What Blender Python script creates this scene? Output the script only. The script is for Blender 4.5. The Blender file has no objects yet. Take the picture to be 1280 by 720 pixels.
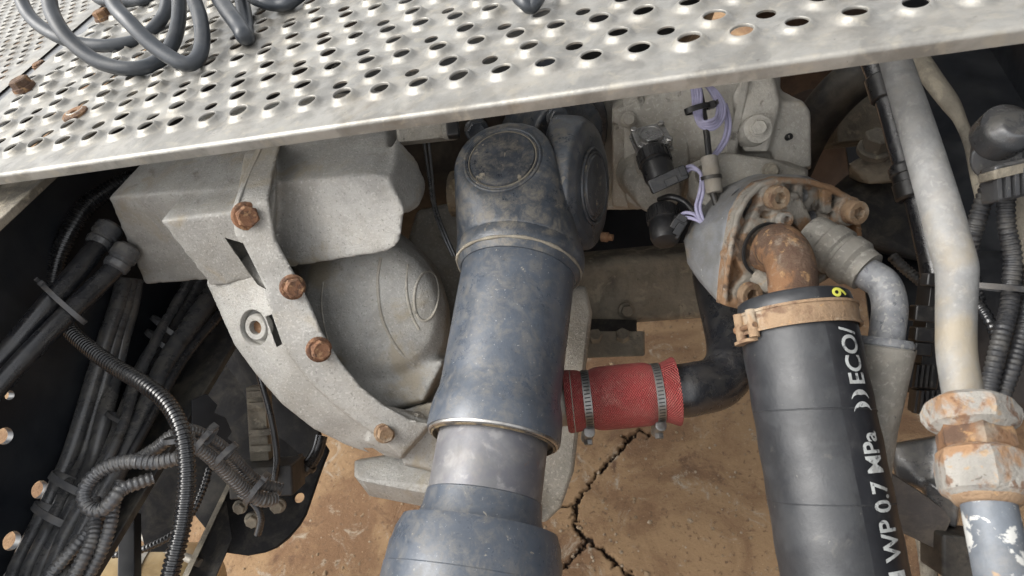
import bpy, bmesh, math, random
from mathutils import Vector, Matrix, noise
random.seed(7)
scene = bpy.context.scene
COL = scene.collection

# ------------------------------------------------------------------ camera
S = 0.04                     # spacing of the holes in the deck plate (m)
ZP = 1.15                    # height of the deck plate above the ground (m)
FPX = 840.0                  # focal length in pixels of a 1280 px wide picture
RX = Vector((0.9486857, 0.18429551, -0.25696421)).normalized()     # camera right
RY = Vector((-0.05023398, -0.71445946, -0.69787121)).normalized()  # camera down
RZ = Vector((-0.31220504, 0.67496877, -0.66853958)).normalized()   # viewing direction
CAM = Vector(((19.58361 - 14) * S, -13.33699 * S, 6.54946 * S + ZP))
cd = bpy.data.cameras.new('camera')
cd.sensor_width = 36.0
cd.lens = 36.0 * FPX / 1280.0
cd.clip_start = 0.01
cd.clip_end = 400.0
cd.dof.use_dof = True
cd.dof.focus_distance = 0.76
cd.dof.aperture_fstop = 11.0
cam = bpy.data.objects.new('camera', cd)
COL.objects.link(cam)
mw = Matrix.Identity(4)
for r in range(3):
    mw[r][0] = RX[r]; mw[r][1] = -RY[r]; mw[r][2] = -RZ[r]; mw[r][3] = CAM[r]
cam.matrix_world = mw
scene.camera = cam

# ------------------------------------------------------------------ light
SUN_EL, SUN_AZ = math.radians(52), math.radians(248)     # azimuth clockwise from +Y
world = bpy.data.worlds.new('World')
scene.world = world
world.use_nodes = True
wn = world.node_tree.nodes; wl = world.node_tree.links
wn.clear()
wo = wn.new('ShaderNodeOutputWorld'); wb = wn.new('ShaderNodeBackground')
sk = wn.new('ShaderNodeTexSky'); sk.sky_type = 'NISHITA'; sk.sun_disc = False
sk.sun_elevation = SUN_EL; sk.sun_rotation = SUN_AZ
sk.air_density = 1.0; sk.dust_density = 4.0; sk.ozone_density = 1.0
hs = wn.new('ShaderNodeHueSaturation'); hs.inputs['Saturation'].default_value = 0.10
wl.new(sk.outputs[0], hs.inputs['Color']); wl.new(hs.outputs[0], wb.inputs[0])
wb.inputs[1].default_value = 0.15
wl.new(wb.outputs[0], wo.inputs[0])
sd = bpy.data.lights.new('sun', 'SUN')
sd.energy = 0.75; sd.angle = math.radians(45); sd.color = (1.0, 0.93, 0.82)
sun = bpy.data.objects.new('sun', sd); COL.objects.link(sun)
to_sun = Vector((math.sin(SUN_AZ) * math.cos(SUN_EL), math.cos(SUN_AZ) * math.cos(SUN_EL), math.sin(SUN_EL)))
sun.rotation_euler = to_sun.to_track_quat('Z', 'Y').to_euler()
scene.view_settings.view_transform = 'Standard'
scene.view_settings.look = 'None'
scene.view_settings.gamma = 1.0
scene.view_settings.use_curve_mapping = False
scene.view_settings.exposure = 1.50

# ------------------------------------------------------------------ places
def U(px, py, d):            # the point seen at pixel (px, py) at depth d along the view axis
    return CAM + (RX * ((px - 640) / FPX) + RY * ((py - 360) / FPX) + RZ) * d
def Zp(px, py, z):           # the point seen at a pixel on the level z
    v = RX * ((px - 640) / FPX) + RY * ((py - 360) / FPX) + RZ
    return CAM + v * ((z - CAM.z) / v.z)
def Xp(px, py, x):           # ... on the vertical plane x = const (along the truck)
    v = RX * ((px - 640) / FPX) + RY * ((py - 360) / FPX) + RZ
    return CAM + v * ((x - CAM.x) / v.x)
def V(cx, cy, cz):           # a direction given as right, down, away from the camera
    return (RX * cx + RY * cy + RZ * cz).normalized()
def depth(p): return (p - CAM).dot(RZ)
def PX(p):
    q = p - CAM; d = q.dot(RZ)
    return 640 + FPX * q.dot(RX) / d, 360 + FPX * q.dot(RY) / d, d
def mpp(d): return d / FPX   # metres in a pixel at depth d

# ------------------------------------------------------------------ materials
MATS = {}
def mat(name, col, rough=0.6, metal=0.0, layers=(), bump=None, dust=0.0, dustcol=(0.33, 0.27, 0.19),
        dust_scale=14.0, spec=0.5, rough_var=0.12, coat=0.0):
    """colour + noise layers [(colour, scale, lo, hi, detail)] + settled dust + fine relief"""
    m = bpy.data.materials.new(name); m.use_nodes = True
    n = m.node_tree.nodes; l = m.node_tree.links
    b = n['Principled BSDF']
    b.inputs['Metallic'].default_value = metal
    b.inputs['Specular IOR Level'].default_value = spec
    if coat: b.inputs['Coat Weight'].default_value = coat
    tc = n.new('ShaderNodeNewGeometry')
    pos = tc.outputs['Position']
    def nz(scale, detail=6.0, dist=0.0, off=0.0, rough=0.6):
        x = n.new('ShaderNodeTexNoise'); x.inputs['Scale'].default_value = scale
        x.inputs['Detail'].default_value = detail; x.inputs['Roughness'].default_value = rough
        x.inputs['Distortion'].default_value = dist
        if off:
            a = n.new('ShaderNodeVectorMath'); a.operation = 'ADD'
            a.inputs[1].default_value = (off, off * .7, -off); l.new(pos, a.inputs[0]); l.new(a.outputs[0], x.inputs['Vector'])
        else: l.new(pos, x.inputs['Vector'])
        return x.outputs['Fac']
    def ramp(f, lo, hi):
        x = n.new('ShaderNodeMapRange'); x.interpolation_type = 'SMOOTHSTEP'
        x.inputs['From Min'].default_value = lo; x.inputs['From Max'].default_value = hi
        l.new(f, x.inputs['Value']); return x.outputs[0]
    def mix(a, bcol, f):
        x = n.new('ShaderNodeMix'); x.data_type = 'RGBA'
        l.new(f, x.inputs[0])
        if isinstance(a, tuple): x.inputs[6].default_value = (*a, 1)
        else: l.new(a, x.inputs[6])
        x.inputs[7].default_value = (*bcol, 1)
        return x.outputs[2]
    cur = tuple(col)
    # gentle overall unevenness
    dk = tuple(c * 0.72 for c in col)
    cur = mix(cur, dk, ramp(nz(16, 12, .3, 3.1, .72), .40, .64))
    k = 0
    for L in layers:
        c2, sc, lo, hi = L[:4]; det = L[4] if len(L) > 4 else 6
        amt = L[5] if len(L) > 5 else 1.0
        k += 1
        f = ramp(nz(sc, det, .4, 1.7 * k), lo, hi)
        if amt < 1:
            mm = n.new('ShaderNodeMath'); mm.operation = 'MULTIPLY'; l.new(f, mm.inputs[0]); mm.inputs[1].default_value = amt; f = mm.outputs[0]
        cur = mix(cur, c2, f)
    rfac = None
    if dust > 0:
        sx = n.new('ShaderNodeSeparateXYZ'); l.new(tc.outputs['Normal'], sx.inputs[0])
        up = ramp(sx.outputs['Z'], -0.5, 1.0)
        nn = ramp(nz(dust_scale * 1.6, 12, .4, 8.3, .78), .44, .66)
        mm = n.new('ShaderNodeMath'); mm.operation = 'MULTIPLY'; l.new(up, mm.inputs[0]); l.new(nn, mm.inputs[1])
        m2 = n.new('ShaderNodeMath'); m2.operation = 'MULTIPLY'; l.new(mm.outputs[0], m2.inputs[0]); m2.inputs[1].default_value = dust * .62
        cur = mix(cur, dustcol, m2.outputs[0]); rfac = m2.outputs[0]
    if isinstance(cur, tuple): b.inputs['Base Color'].default_value = (*cur, 1)
    else: l.new(cur, b.inputs['Base Color'])
    rr = n.new('ShaderNodeMapRange'); rr.inputs['From Min'].default_value = .3; rr.inputs['From Max'].default_value = .7
    rr.inputs['To Min'].default_value = max(.05, rough - rough_var); rr.inputs['To Max'].default_value = min(1, rough + rough_var)
    l.new(nz(23, 6, 0, 5.5), rr.inputs['Value'])
    ro = rr.outputs[0]
    if rfac is not None:
        mr = n.new('ShaderNodeMix'); l.new(rfac, mr.inputs[0]); l.new(ro, mr.inputs[2]); mr.inputs[3].default_value = .95; ro = mr.outputs[0]
        if metal > 0:
            iv = n.new('ShaderNodeMapRange'); l.new(rfac, iv.inputs['Value']); iv.inputs['To Min'].default_value = metal; iv.inputs['To Max'].default_value = 0
            l.new(iv.outputs[0], b.inputs['Metallic'])
    l.new(ro, b.inputs['Roughness'])
    if bump:
        bp = n.new('ShaderNodeBump'); bp.inputs['Strength'].default_value = bump[1]; bp.inputs['Distance'].default_value = bump[2] if len(bump) > 2 else .001
        l.new(nz(bump[0], 6, 0, 2.2, .7), bp.inputs['Height']); l.new(bp.outputs[0], b.inputs['Normal'])
    MATS[name] = m
    return m

TAN = (0.33, 0.27, 0.19)
mat('deck_aluminium', (.268, .260, .238), .46, .6, [((.15, .145, .132), 26, .48, .62, 15, .65), ((.31, .288, .24), 60, .54, .66, 12, .55), ((.08, .072, .06), 190, .66, .73, 8, .7), ((.115, .095, .068), 8, .60, .70, 15, .55)], (180, .4, .0008), .35, (.25, .215, .158))
mat('cast_aluminium', (.340, .333, .312), .60, .2, [((.24, .23, .208), 6, .45, .62, 14, .8), ((.43, .42, .39), 300, .55, .67, 3, .55), ((.13, .125, .115), 330, .61, .69, 2, .6), ((.06, .055, .05), 90, .72, .77, 3, .85), ((.27, .23, .165), 13, .54, .68, 14, .75), ((.12, .105, .085), 26, .62, .72, 14, .6)], (340, .8, .0015), .35, (.31, .265, .19))
mat('dusty_cast', (.33, .31, .27), .74, .15, [((.20, .187, .16), 8, .46, .61, 14, .8), ((.42, .395, .34), 280, .54, .66, 3, .6), ((.06, .055, .05), 50, .63, .72, 12, .75)], (340, .8, .0015), .5, (.35, .30, .215))
mat('shaft_paint', (.062, .074, .093), .32, 0, [((.048, .057, .072), 9, .46, .62, 14, .7), ((.115, .12, .125), 26, .60, .72, 14, .5), ((.29, .26, .21), 110, .66, .71, 12, .7), ((.36, .36, .36), 420, .70, .74, 2, .6), ((.025, .03, .037), 170, .64, .70, 4, .5), ((.28, .16, .065), 40, .775, .80, 3, .9)], (160, .3, .0008), .45, (.22, .19, .14), 40)
mat('yoke_paint', (.040, .048, .060), .33, 0, [((.075, .084, .097), 14, .48, .64, 14, .7), ((.22, .19, .14), 90, .64, .70, 14, .6), ((.016, .02, .025), 110, .61, .69, 8, .6), ((.36, .18, .065), 38, .775, .79, 3, .9)], (130, .45, .0013), .75, (.27, .23, .165), 34)
mat('spline_steel', (.165, .165, .17), .5, .35, [((.10, .10, .115), 14, .44, .60, 14, .85), ((.24, .235, .235), 60, .52, .68, 10, .6), ((.20, .105, .06), 30, .64, .72, 8, .7)], (300, .2, .0006), .2)
mat('grease', (.136, .102, .060), .5, 0, [((.043, .038, .034), 60, .45, .6, 6), ((.297, .238, .145), 90, .55, .7, 5, .8)], (200, .6, .002))
mat('rust', (.185, .095, .045), .85, .08, [((.07, .04, .026), 36, .44, .56, 14, .9), ((.31, .185, .085), 80, .55, .66, 10, .8), ((.25, .215, .17), 26, .58, .68, 12, .65)], (220, 1.0, .0024), .3)
mat('bolt_rust', (.230, .111, .058), .75, .2, [((.093, .047, .028), 80, .44, .58, 12, .9), ((.357, .217, .115), 150, .54, .64, 6, .8)], (300, 1.0, .0018), .3)
mat('pale_rust', (.25, .165, .098), .85, .05, [((.32, .27, .205), 30, .52, .63, 12, .8), ((.11, .056, .032), 58, .52, .64, 12, .85), ((.35, .21, .09), 130, .6, .68, 6, .6)], (240, 1.0, .002), .3)
mat('white_rust', (.285, .272, .245), .8, .05, [((.25, .13, .055), 34, .50, .61, 15, .85), ((.13, .065, .035), 75, .55, .64, 14, .85), ((.17, .168, .162), 30, .56, .68, 15, .7), ((.31, .20, .10), 120, .58, .67, 8, .6), ((.045, .032, .024), 170, .63, .70, 6, .7)], (200, 1.0, .0026), .25)
mat('ochre_cast', (.27, .25, .215), .8, .08, [((.21, .112, .05), 15, .46, .56, 14, .9), ((.33, .20, .085), 44, .58, .67, 10, .7), ((.055, .04, .03), 38, .54, .64, 14, .85), ((.35, .32, .27), 120, .62, .69, 6, .6)], (260, 1.0, .002), .35, (.28, .23, .16))
mat('pump_cast', (.28, .29, .305), .42, .4, [((.17, .168, .162), 12, .45, .60, 14, .85), ((.28, .235, .175), 22, .57, .68, 14, .7), ((.55, .55, .55), 120, .655, .70, 10, .85)], (220, .6, .0012), .5, (.27, .235, .175))
mat('galvanised', (.20, .20, .195), .62, .1, [((.15, .15, .149), 60, .46, .62, 14, .7), ((.24, .237, .225), 170, .53, .66, 4, .6), ((.08, .083, .09), 60, .68, .75, 14, .7), ((.215, .18, .125), 7, .48, .62, 14, .8)], (240, .5, .001), .3, (.25, .215, .16))
mat('speckled_steel', (.238, .246, .258), .66, .2, [((.139, .148, .164), 60, .45, .6, 9, .9), ((.328, .324, .303), 170, .54, .64, 5, .7), ((.066, .074, .090), 130, .62, .70, 5, .8)], (300, .5, .0009), .3, (.295, .262, .205))
mat('chipped_paint', (.12, .135, .155), .5, .1, [((.42, .42, .40), 28, .54, .565, 8, 1.0), ((.38, .38, .365), 90, .62, .635, 5, 1.0), ((.27, .17, .08), 26, .66, .72, 8, .8)], (200, .4, .001), .25)
mat('stub_steel', (.304, .288, .256), .5, .5, [((.176, .160, .136), 40, .45, .65, 6, .8)], (200, .4, .001), .4)
mat('black_rubber', (.015, .016, .019), .27, 0, [((.030, .030, .032), 22, .50, .64, 14, .7), ((.16, .15, .13), 150, .70, .77, 4, .5)], (260, .25, .0006), .25, (.15, .135, .11), 30, .7)
mat('hose_rubber', (.019, .0205, .0235), .46, 0, [((.031, .033, .036), 30, .46, .62, 14, .7), ((.14, .135, .12), 170, .68, .74, 4, .6), ((.075, .07, .062), 50, .64, .74, 14, .5)], (260, .3, .0007), .14, (.085, .08, .07), 30)
mat('hose_band', (.013, .014, .017), .40, 0, [((.05, .05, .055), 200, .66, .74, 3, .5), ((.035, .035, .037), 30, .55, .7, 10, .6)], (300, .2, .0005), .15, (.08, .075, .07))
mat('conduit_plastic', (.013, .014, .016), .24, 0, [((.04, .04, .042), 30, .52, .7, 10, .6)], None, .2, (.17, .155, .13), 30, .8)
mat('dusty_conduit', (.078, .080, .085), .27, 0, [((.13, .126, .118), 26, .50, .66, 14, .7), ((.03, .03, .031), 80, .60, .70, 8, .7)], None, .45, (.27, .245, .2), 34, .8)  # dusty plastic, base colour lightened to stand in for fill light at left
mat('dusty_hose', (.066, .068, .072), .27, 0, [((.12, .115, .106), 22, .52, .66, 14, .65), ((.02, .02, .02), 55, .57, .68, 12, .75), ((.24, .225, .19), 140, .66, .73, 6, .5)], (200, .3, .0008), .45, (.25, .225, .175), 30, .8)  # dusty rubber, base colour raised in place of fill light in the left bay
mat('coil_rubber', (.026, .031, .038), .40, 0, [((.045, .05, .056), 20, .48, .64, 14, .7), ((.10, .10, .095), 120, .68, .75, 5, .5)], (300, .15, .0004), .25, (.15, .14, .12))
mat('black_plastic', (.014, .014, .015), .34, 0, [((.05, .047, .043), 40, .55, .72, 8, .7)], (260, .2, .0006), .25, (.18, .16, .13), 34)
mat('tie_plastic', (.075, .076, .08), .42, 0, [((.13, .128, .12), 60, .5, .7, 6, .6)], None, .3)
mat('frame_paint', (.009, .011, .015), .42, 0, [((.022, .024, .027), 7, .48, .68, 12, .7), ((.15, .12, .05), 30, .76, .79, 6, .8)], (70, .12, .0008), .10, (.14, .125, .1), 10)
mat('dirty_frame', (.020, .020, .021), .55, 0, [((.075, .068, .055), 12, .48, .66, 12, .75), ((.010, .010, .011), 26, .56, .7, 8, .8)], (150, .4, .001), .45, (.19, .165, .12), 20)
mat('mud_steel', (.24, .215, .17), .86, 0, [((.09, .082, .068), 12, .47, .61, 14, .85), ((.33, .295, .225), 40, .54, .66, 10, .75), ((.04, .037, .034), 90, .64, .72, 6, .7)], (180, .9, .0022), .5, (.34, .285, .2))
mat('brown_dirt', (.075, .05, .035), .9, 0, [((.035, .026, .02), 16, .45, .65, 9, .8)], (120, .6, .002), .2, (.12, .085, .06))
mat('red_silicone', (.47, .075, .070), .56, 0, [((.36, .05, .048), 20, .50, .66, 14, .5), ((.17, .075, .06), 10, .59, .71, 14, .65), ((.54, .26, .23), 240, .60, .68, 3, .5)], None, .4, (.46, .31, .25), 30)
mat('clamp_steel', (.24, .238, .23), .36, .8, [((.10, .095, .088), 60, .48, .64, 10, .85)], None, .3)
mat('bright_steel', (.442, .433, .416), .3, .9, [((.187, .178, .162), 70, .48, .68, 7, .8)], (300, .3, .0007), .3)
mat('lavender_wire', (.343, .328, .468), .5, 0, [((.265, .250, .343), 60, .5, .7, 5, .6)], None, .2)
mat('beige_sleeve', (.288, .264, .224), .85, 0, [((.192, .168, .136), 50, .46, .66, 7, .8)], (260, .5, .001), .3)
mat('thin_cable', (.013, .013, .014), .4, 0, (), None, .2)
mat('hose_print', (.46, .48, .475), .65, 0, [((.10, .105, .11), 170, .55, .62, 8, .85), ((.25, .25, .24), 40, .54, .64, 8, .7)])
mat('yellow_print', (.62, .62, .10), .6)
mat('brass_tank', (.288, .200, .096), .35, .4, [((.400, .304, .160), 8, .45, .65, 6, .8), ((.128, .088, .048), 22, .58, .72, 6, .7)], (90, .2, .001), .3)
mat('brown_panel', (.055, .045, .04), .6, 0, [((.09, .075, .062), 20, .46, .66, 7, .8)], (200, .3, .0008), .35)
mat('dusty_zinc', (.254, .242, .213), .78, .15, [((.156, .148, .131), 30, .45, .62, 12, .8), ((.328, .316, .287), 200, .54, .66, 5, .6), ((.074, .070, .066), 110, .63, .72, 6, .8), ((.279, .156, .066), 26, .68, .76, 8, .7)], (260, .6, .0012), .35)
mat('matte_black', (.010, .010, .011), .9, 0, [((.03, .028, .025), 20, .5, .68, 12, .7)], (120, .5, .001), .25, (.10, .088, .066), 20, .2)
mat('black_conduit', (.026, .027, .030), .42, 0, [((.07, .068, .064), 28, .50, .68, 12, .7)], None, .45, (.19, .172, .14), 34)
mat('cap_paint', (.030, .036, .046), .30, 0, [((.075, .08, .088), 20, .50, .64, 14, .7), ((.28, .24, .175), 70, .60, .67, 12, .75), ((.42, .2, .065), 26, .765, .79, 3, .9)], (130, .4, .0012), .7, (.25, .215, .155), 36)
mat('lightened_cast', (.46, .435, .385), .72, .15, [((.28, .262, .225), 9, .46, .60, 15, .8), ((.52, .49, .43), 280, .55, .66, 3, .5), ((.10, .09, .078), 40, .60, .70, 14, .75), ((.36, .29, .19), 16, .58, .68, 14, .6)], (300, .8, .0016), .4, (.42, .36, .26))  # dusty cast colour lightened to stand in for light under the deck
mat('gasket', (.015, .015, .015), .6)
mat('ochre_paint', (.42, .25, .07), .7, 0, [((.2, .12, .05), 26, .46, .66, 7, .9)], (120, .5, .001), .3)
mat('grey_panel', (.28, .30, .32), .6)

def red_weave():
    m = MATS['red_silicone']; n = m.node_tree.nodes; l = m.node_tree.links; b = n['Principled BSDF']
    at = n.new('ShaderNodeUVMap')
    sx = n.new('ShaderNodeSeparateXYZ'); l.new(at.outputs[0], sx.inputs[0])
    out = []
    for o, k in ((0, 200.0), (1, 150.0)):
        mu = n.new('ShaderNodeMath'); mu.operation = 'MULTIPLY'; mu.inputs[1].default_value = k; l.new(sx.outputs[o], mu.inputs[0])
        si = n.new('ShaderNodeMath'); si.operation = 'SINE'; l.new(mu.outputs[0], si.inputs[0]); out.append(si.outputs[0])
    mm = n.new('ShaderNodeMath'); mm.operation = 'MULTIPLY'; l.new(out[0], mm.inputs[0]); l.new(out[1], mm.inputs[1])
    bp = n.new('ShaderNodeBump'); bp.inputs['Strength'].default_value = 1.0; bp.inputs['Distance'].default_value = .0022
    l.new(mm.outputs[0], bp.inputs['Height']); l.new(bp.outputs[0], b.inputs['Normal'])
red_weave()

# ------------------------------------------------------------------ mesh builders (all in world coordinates)
WL = {}                                   # world place of every object's origin
def mk(name, verts, faces, m, smooth=True, uvs=None, auto=None):
    c = Vector((0, 0, 0))
    for v in verts: c += v
    c /= max(1, len(verts))
    me = bpy.data.meshes.new(name)
    me.from_pydata([tuple(v - c) for v in verts], [], faces)
    if uvs:
        ul = me.uv_layers.new(name='UVMap')
        for p in me.polygons:
            for li, vi in zip(p.loop_indices, p.vertices): ul.data[li].uv = uvs[vi]
    me.materials.append(MATS[m] if isinstance(m, str) else m)
    if smooth: me.polygons.foreach_set('use_smooth', [True] * len(me.polygons))
    if auto: me.set_sharp_from_angle(angle=math.radians(auto))
    o = bpy.data.objects.new(name, me)
    COL.objects.link(o); o.location = c; WL[o.name] = c.copy()
    return o
def from_bm(name, bm, m, smooth=True, auto=35):
    bmesh.ops.recalc_face_normals(bm, faces=bm.faces)
    bm.verts.ensure_lookup_table(); bm.verts.index_update()
    vs = [v.co.copy() for v in bm.verts]; fs = [[v.index for v in f.verts] for f in bm.faces]
    bm.free()
    return mk(name, vs, fs, m, smooth, None, auto)
def adopt(parent, kids):
    for k in kids:
        k.parent = parent
        k.matrix_parent_inverse = Matrix.Translation(-WL[parent.name])
    return parent
def thing(name, label, cat, parts, group=None):
    lo = Vector((1e9,) * 3); hi = -lo
    for o in parts:
        for v in o.bound_box:
            w = WL[o.name] + Vector(v)
            for i in range(3): lo[i] = min(lo[i], w[i]); hi[i] = max(hi[i], w[i])
    e = bpy.data.objects.new(name, None); COL.objects.link(e); e.empty_display_size = .02
    e.location = ((lo.x + hi.x) / 2, (lo.y + hi.y) / 2, lo.z); WL[e.name] = Vector(e.location)
    adopt(e, parts); tag(e, label, cat, group)
    return e
def tag(o, label=None, cat=None, group=None, kind=None):
    if label: o['label'] = label
    if cat: o['category'] = cat
    if group: o['group'] = group
    if kind: o['kind'] = kind
    return o
def bevel(o, w, seg=3, ang=30):
    b = o.modifiers.new('bevel', 'BEVEL'); b.width = w; b.segments = seg; b.limit_method = 'ANGLE'; b.angle_limit = math.radians(ang); b.harden_normals = False
    return o
def bake(o):                              # apply the modifiers
    dg = bpy.context.evaluated_depsgraph_get()
    me = bpy.data.meshes.new_from_object(o.evaluated_get(dg))
    o.modifiers.clear(); old = o.data; o.data = me; bpy.data.meshes.remove(old)
    return o
def cut(o, cutters):
    for c in cutters:
        b = o.modifiers.new('cut', 'BOOLEAN'); b.operation = 'DIFFERENCE'; b.object = c; b.solver = 'EXACT'
    bpy.context.view_layer.update()
    bake(o)
    for c in cutters:
        me = c.data; WL.pop(c.name, None); bpy.data.objects.remove(c); bpy.data.meshes.remove(me)
    return o
def cast(o, vox=.003, smooth=4, rough=.0):    # a casting: pieces flow together with fillets
    r = o.modifiers.new('remesh', 'REMESH'); r.mode = 'VOXEL'; r.voxel_size = vox; r.use_smooth_shade = True
    s = o.modifiers.new('smooth', 'SMOOTH'); s.factor = .5; s.iterations = smooth
    bpy.context.view_layer.update(); bake(o)
    if rough:
        c = o.location
        nv = len(o.data.vertices)
        co = [0.0] * (nv * 3); no = [0.0] * (nv * 3)
        o.data.vertices.foreach_get('co', co); o.data.vertices.foreach_get('normal', no)
        for i in range(0, nv * 3, 3):
            w = Vector((co[i] + c.x, co[i + 1] + c.y, co[i + 2] + c.z))
            k = rough * (noise.noise(w * 26) + .5 * noise.noise(w * 70))
            co[i] += no[i] * k; co[i + 1] += no[i + 1] * k; co[i + 2] += no[i + 2] * k
        o.data.vertices.foreach_set('co', co); o.data.update()
    o.data.polygons.foreach_set('use_smooth', [True] * len(o.data.polygons))
    return o
def spline(pts, n=10):
    """Catmull-Rom through [(Vector, r)]"""
    out = []
    P = [pts[0]] + list(pts) + [pts[-1]]
    for i in range(1, len(P) - 2):
        a, b, c, d = P[i - 1], P[i], P[i + 1], P[i + 2]
        for k in range(n):
            t = k / n; t2 = t * t; t3 = t2 * t
            f = lambda p0, p1, p2, p3: .5 * ((2 * p1) + (p2 - p0) * t + (2 * p0 - 5 * p1 + 4 * p2 - p3) * t2 + (3 * p1 - p0 - 3 * p2 + p3) * t3)
            out.append((f(a[0], b[0], c[0], d[0]), f(a[1], b[1], c[1], d[1])))
    out.append((pts[-1][0].copy(), pts[-1][1]))
    return out
def resample(path, step):
    out = [path[0]]; acc = 0.0; nxt = step
    for (p, r), (q, s) in zip(path, path[1:]):
        L = (q - p).length
        while L > 1e-9 and acc + L >= nxt:
            t = (nxt - acc) / L
            out.append((p.lerp(q, t), r + (s - r) * t)); nxt += step
        acc += L
    return out
def sweep(name, path, m, seg=18, caps=True, flat=None, uv=False):
    """circle (or flat = (dir, factor) ellipse) along [(Vector, r)]"""
    T = []
    for i in range(len(path)):
        a = path[max(0, i - 1)][0]; b = path[min(len(path) - 1, i + 1)][0]
        t = (b - a); T.append(t.normalized() if t.length > 1e-9 else (T[-1] if T else Vector((0, 1, 0))))
    up = Vector((0, 0, 1)) if abs(T[0].z) < .9 else Vector((1, 0, 0))
    nrm = (up - T[0] * up.dot(T[0])).normalized()
    vs = []; fs = []; uvs = []; acc = 0
    for i, (p, r) in enumerate(path):
        if i:
            nrm = (nrm - T[i] * nrm.dot(T[i])).normalized(); acc += (p - path[i - 1][0]).length
        bn = T[i].cross(nrm)
        for k in range(seg):
            a = 2 * math.pi * k / seg
            vs.append(p + (nrm * math.cos(a) + bn * math.sin(a)) * r); uvs.append((acc * 12, k / seg))
    for i in range(len(path) - 1):
        for k in range(seg):
            k2 = (k + 1) % seg
            fs.append([i * seg + k, i * seg + k2, (i + 1) * seg + k2, (i + 1) * seg + k])
    if caps:
        fs.append(list(range(seg))[::-1]); fs.append([(len(path) - 1) * seg + k for k in range(seg)])
    return mk(name, vs, fs, m, True, uvs if uv else None, 50)
def wp(pts):
    """[(px, py, d, rpx)] -> [(Vector, r in m)]"""
    return [(U(x, y, d), r * mpp(d) / math.sqrt(1 + ((x - 640) / FPX) ** 2 + .5 * ((y - 360) / FPX) ** 2)) for x, y, d, r in pts]
def tube(name, pts, m, seg=18, n=10):
    return sweep(name, spline(wp(pts), n), m, seg)
def corrugated(name, pts, m, pitch=.0048, amp=.13, seg=18):
    path = resample(spline(wp(pts), 12), .001)
    L = len(path) * .001
    out = []
    keys = ((0, 1 - amp), (.16, 1 - amp), (.32, 1), (.70, 1), (.86, 1 - amp))
    i = 0; t = 0.0
    while True:
        done = False
        for f, s in keys:
            x = (i + f) * pitch / .001
            j = int(x)
            if j + 1 >= len(path): done = True; break
            p = path[j][0].lerp(path[j + 1][0], x - j); r = path[j][1]
            out.append((p, r * s))
        if done: break
        i += 1
    return sweep(name, out, m, seg)
def lathe(name, A, D, prof, m, seg=40, auto=40, squash=None):
    """turned part: [(distance along D from A, radius)]"""
    D = D.normalized()
    up = Vector((0, 0, 1)) if abs(D.z) < .9 else Vector((1, 0, 0))
    e1 = (up - D * up.dot(D)).normalized(); e2 = D.cross(e1)
    vs = []; fs = []
    for t, r in prof:
        for k in range(seg):
            a = 2 * math.pi * k / seg
            vs.append(A + D * t + (e1 * math.cos(a) + e2 * math.sin(a)) * r)
    n = len(prof)
    for i in range(n - 1):
        for k in range(seg):
            k2 = (k + 1) % seg; fs.append([i * seg + k, i * seg + k2, (i + 1) * seg + k2, (i + 1) * seg + k])
    fs.append(list(range(seg))[::-1]); fs.append([(n - 1) * seg + k for k in range(seg)])
    return mk(name, vs, fs, m, True, None, auto)
def hull_into(bm, pts):
    vs = [bm.verts.new(p) for p in pts]
    r = bmesh.ops.convex_hull(bm, input=vs)
    junk = [e for e in r['geom_interior'] + r['geom_unused'] if isinstance(e, bmesh.types.BMVert) and e.is_valid]
    if junk: bmesh.ops.delete(bm, geom=list(set(junk)), context='VERTS')
def hulls(name, lists, m, auto=30):
    bm = bmesh.new()
    for L in lists: hull_into(bm, [p if isinstance(p, Vector) else U(*p) for p in L])
    return from_bm(name, bm, m, True, auto)
def skin(o):
    from mathutils.bvhtree import BVHTree
    c = Vector(o.location)
    return BVHTree.FromPolygons([v.co + c for v in o.data.vertices], [tuple(p.vertices) for p in o.data.polygons])
def on(tree, px, py, lift=0.0, fallback=.8):
    v = (RX * ((px - 640) / FPX) + RY * ((py - 360) / FPX) + RZ).normalized()
    h, nn, i, d = tree.ray_cast(CAM, v)
    if h is None: return U(px, py, fallback)
    if nn.dot(v) > 0: nn = -nn
    return h + nn * lift
def disc_pts(c, ax, r, th, n=24, r2=None):
    """points of a puck centred at c, axis ax (toward its face), thickness th behind the face"""
    ax = ax.normalized(); up = Vector((0, 0, 1)) if abs(ax.z) < .9 else Vector((1, 0, 0))
    e1 = (up - ax * up.dot(ax)).normalized(); e2 = ax.cross(e1); r2 = r if r2 is None else r2
    out = []
    for k in range(n):
        a = 2 * math.pi * k / n; q = e1 * math.cos(a) + e2 * math.sin(a)
        out.append(c + q * r); out.append(c - ax * th + q * r2)
    return out
def prism(name, outline, m, th, direc=None, bev=.002, auto=30):
    """outline [(px, py, d)] extruded by th along direc (default: away from the viewer along its own normal)"""
    P = [p if isinstance(p, Vector) else U(*p) for p in outline]
    c = sum(P, Vector()) / len(P)
    if direc is None:
        nn = Vector()
        for i in range(len(P)): nn += (P[i] - c).cross(P[(i + 1) % len(P)] - c)
        nn.normalize(); direc = nn if nn.dot(c - CAM) > 0 else -nn
    n = len(P)
    vs = P + [p + direc * th for p in P]
    fs = [list(range(n)), [n + i for i in range(n)][::-1]] + [[i, i + n, (i + 1) % n + n, (i + 1) % n] for i in range(n)]
    bm = bmesh.new(); bv = [bm.verts.new(v) for v in vs]
    for f in fs: bm.faces.new([bv[i] for i in f])
    o = from_bm(name, bm, m, True, auto)
    if bev: bevel(o, bev)
    return o
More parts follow.
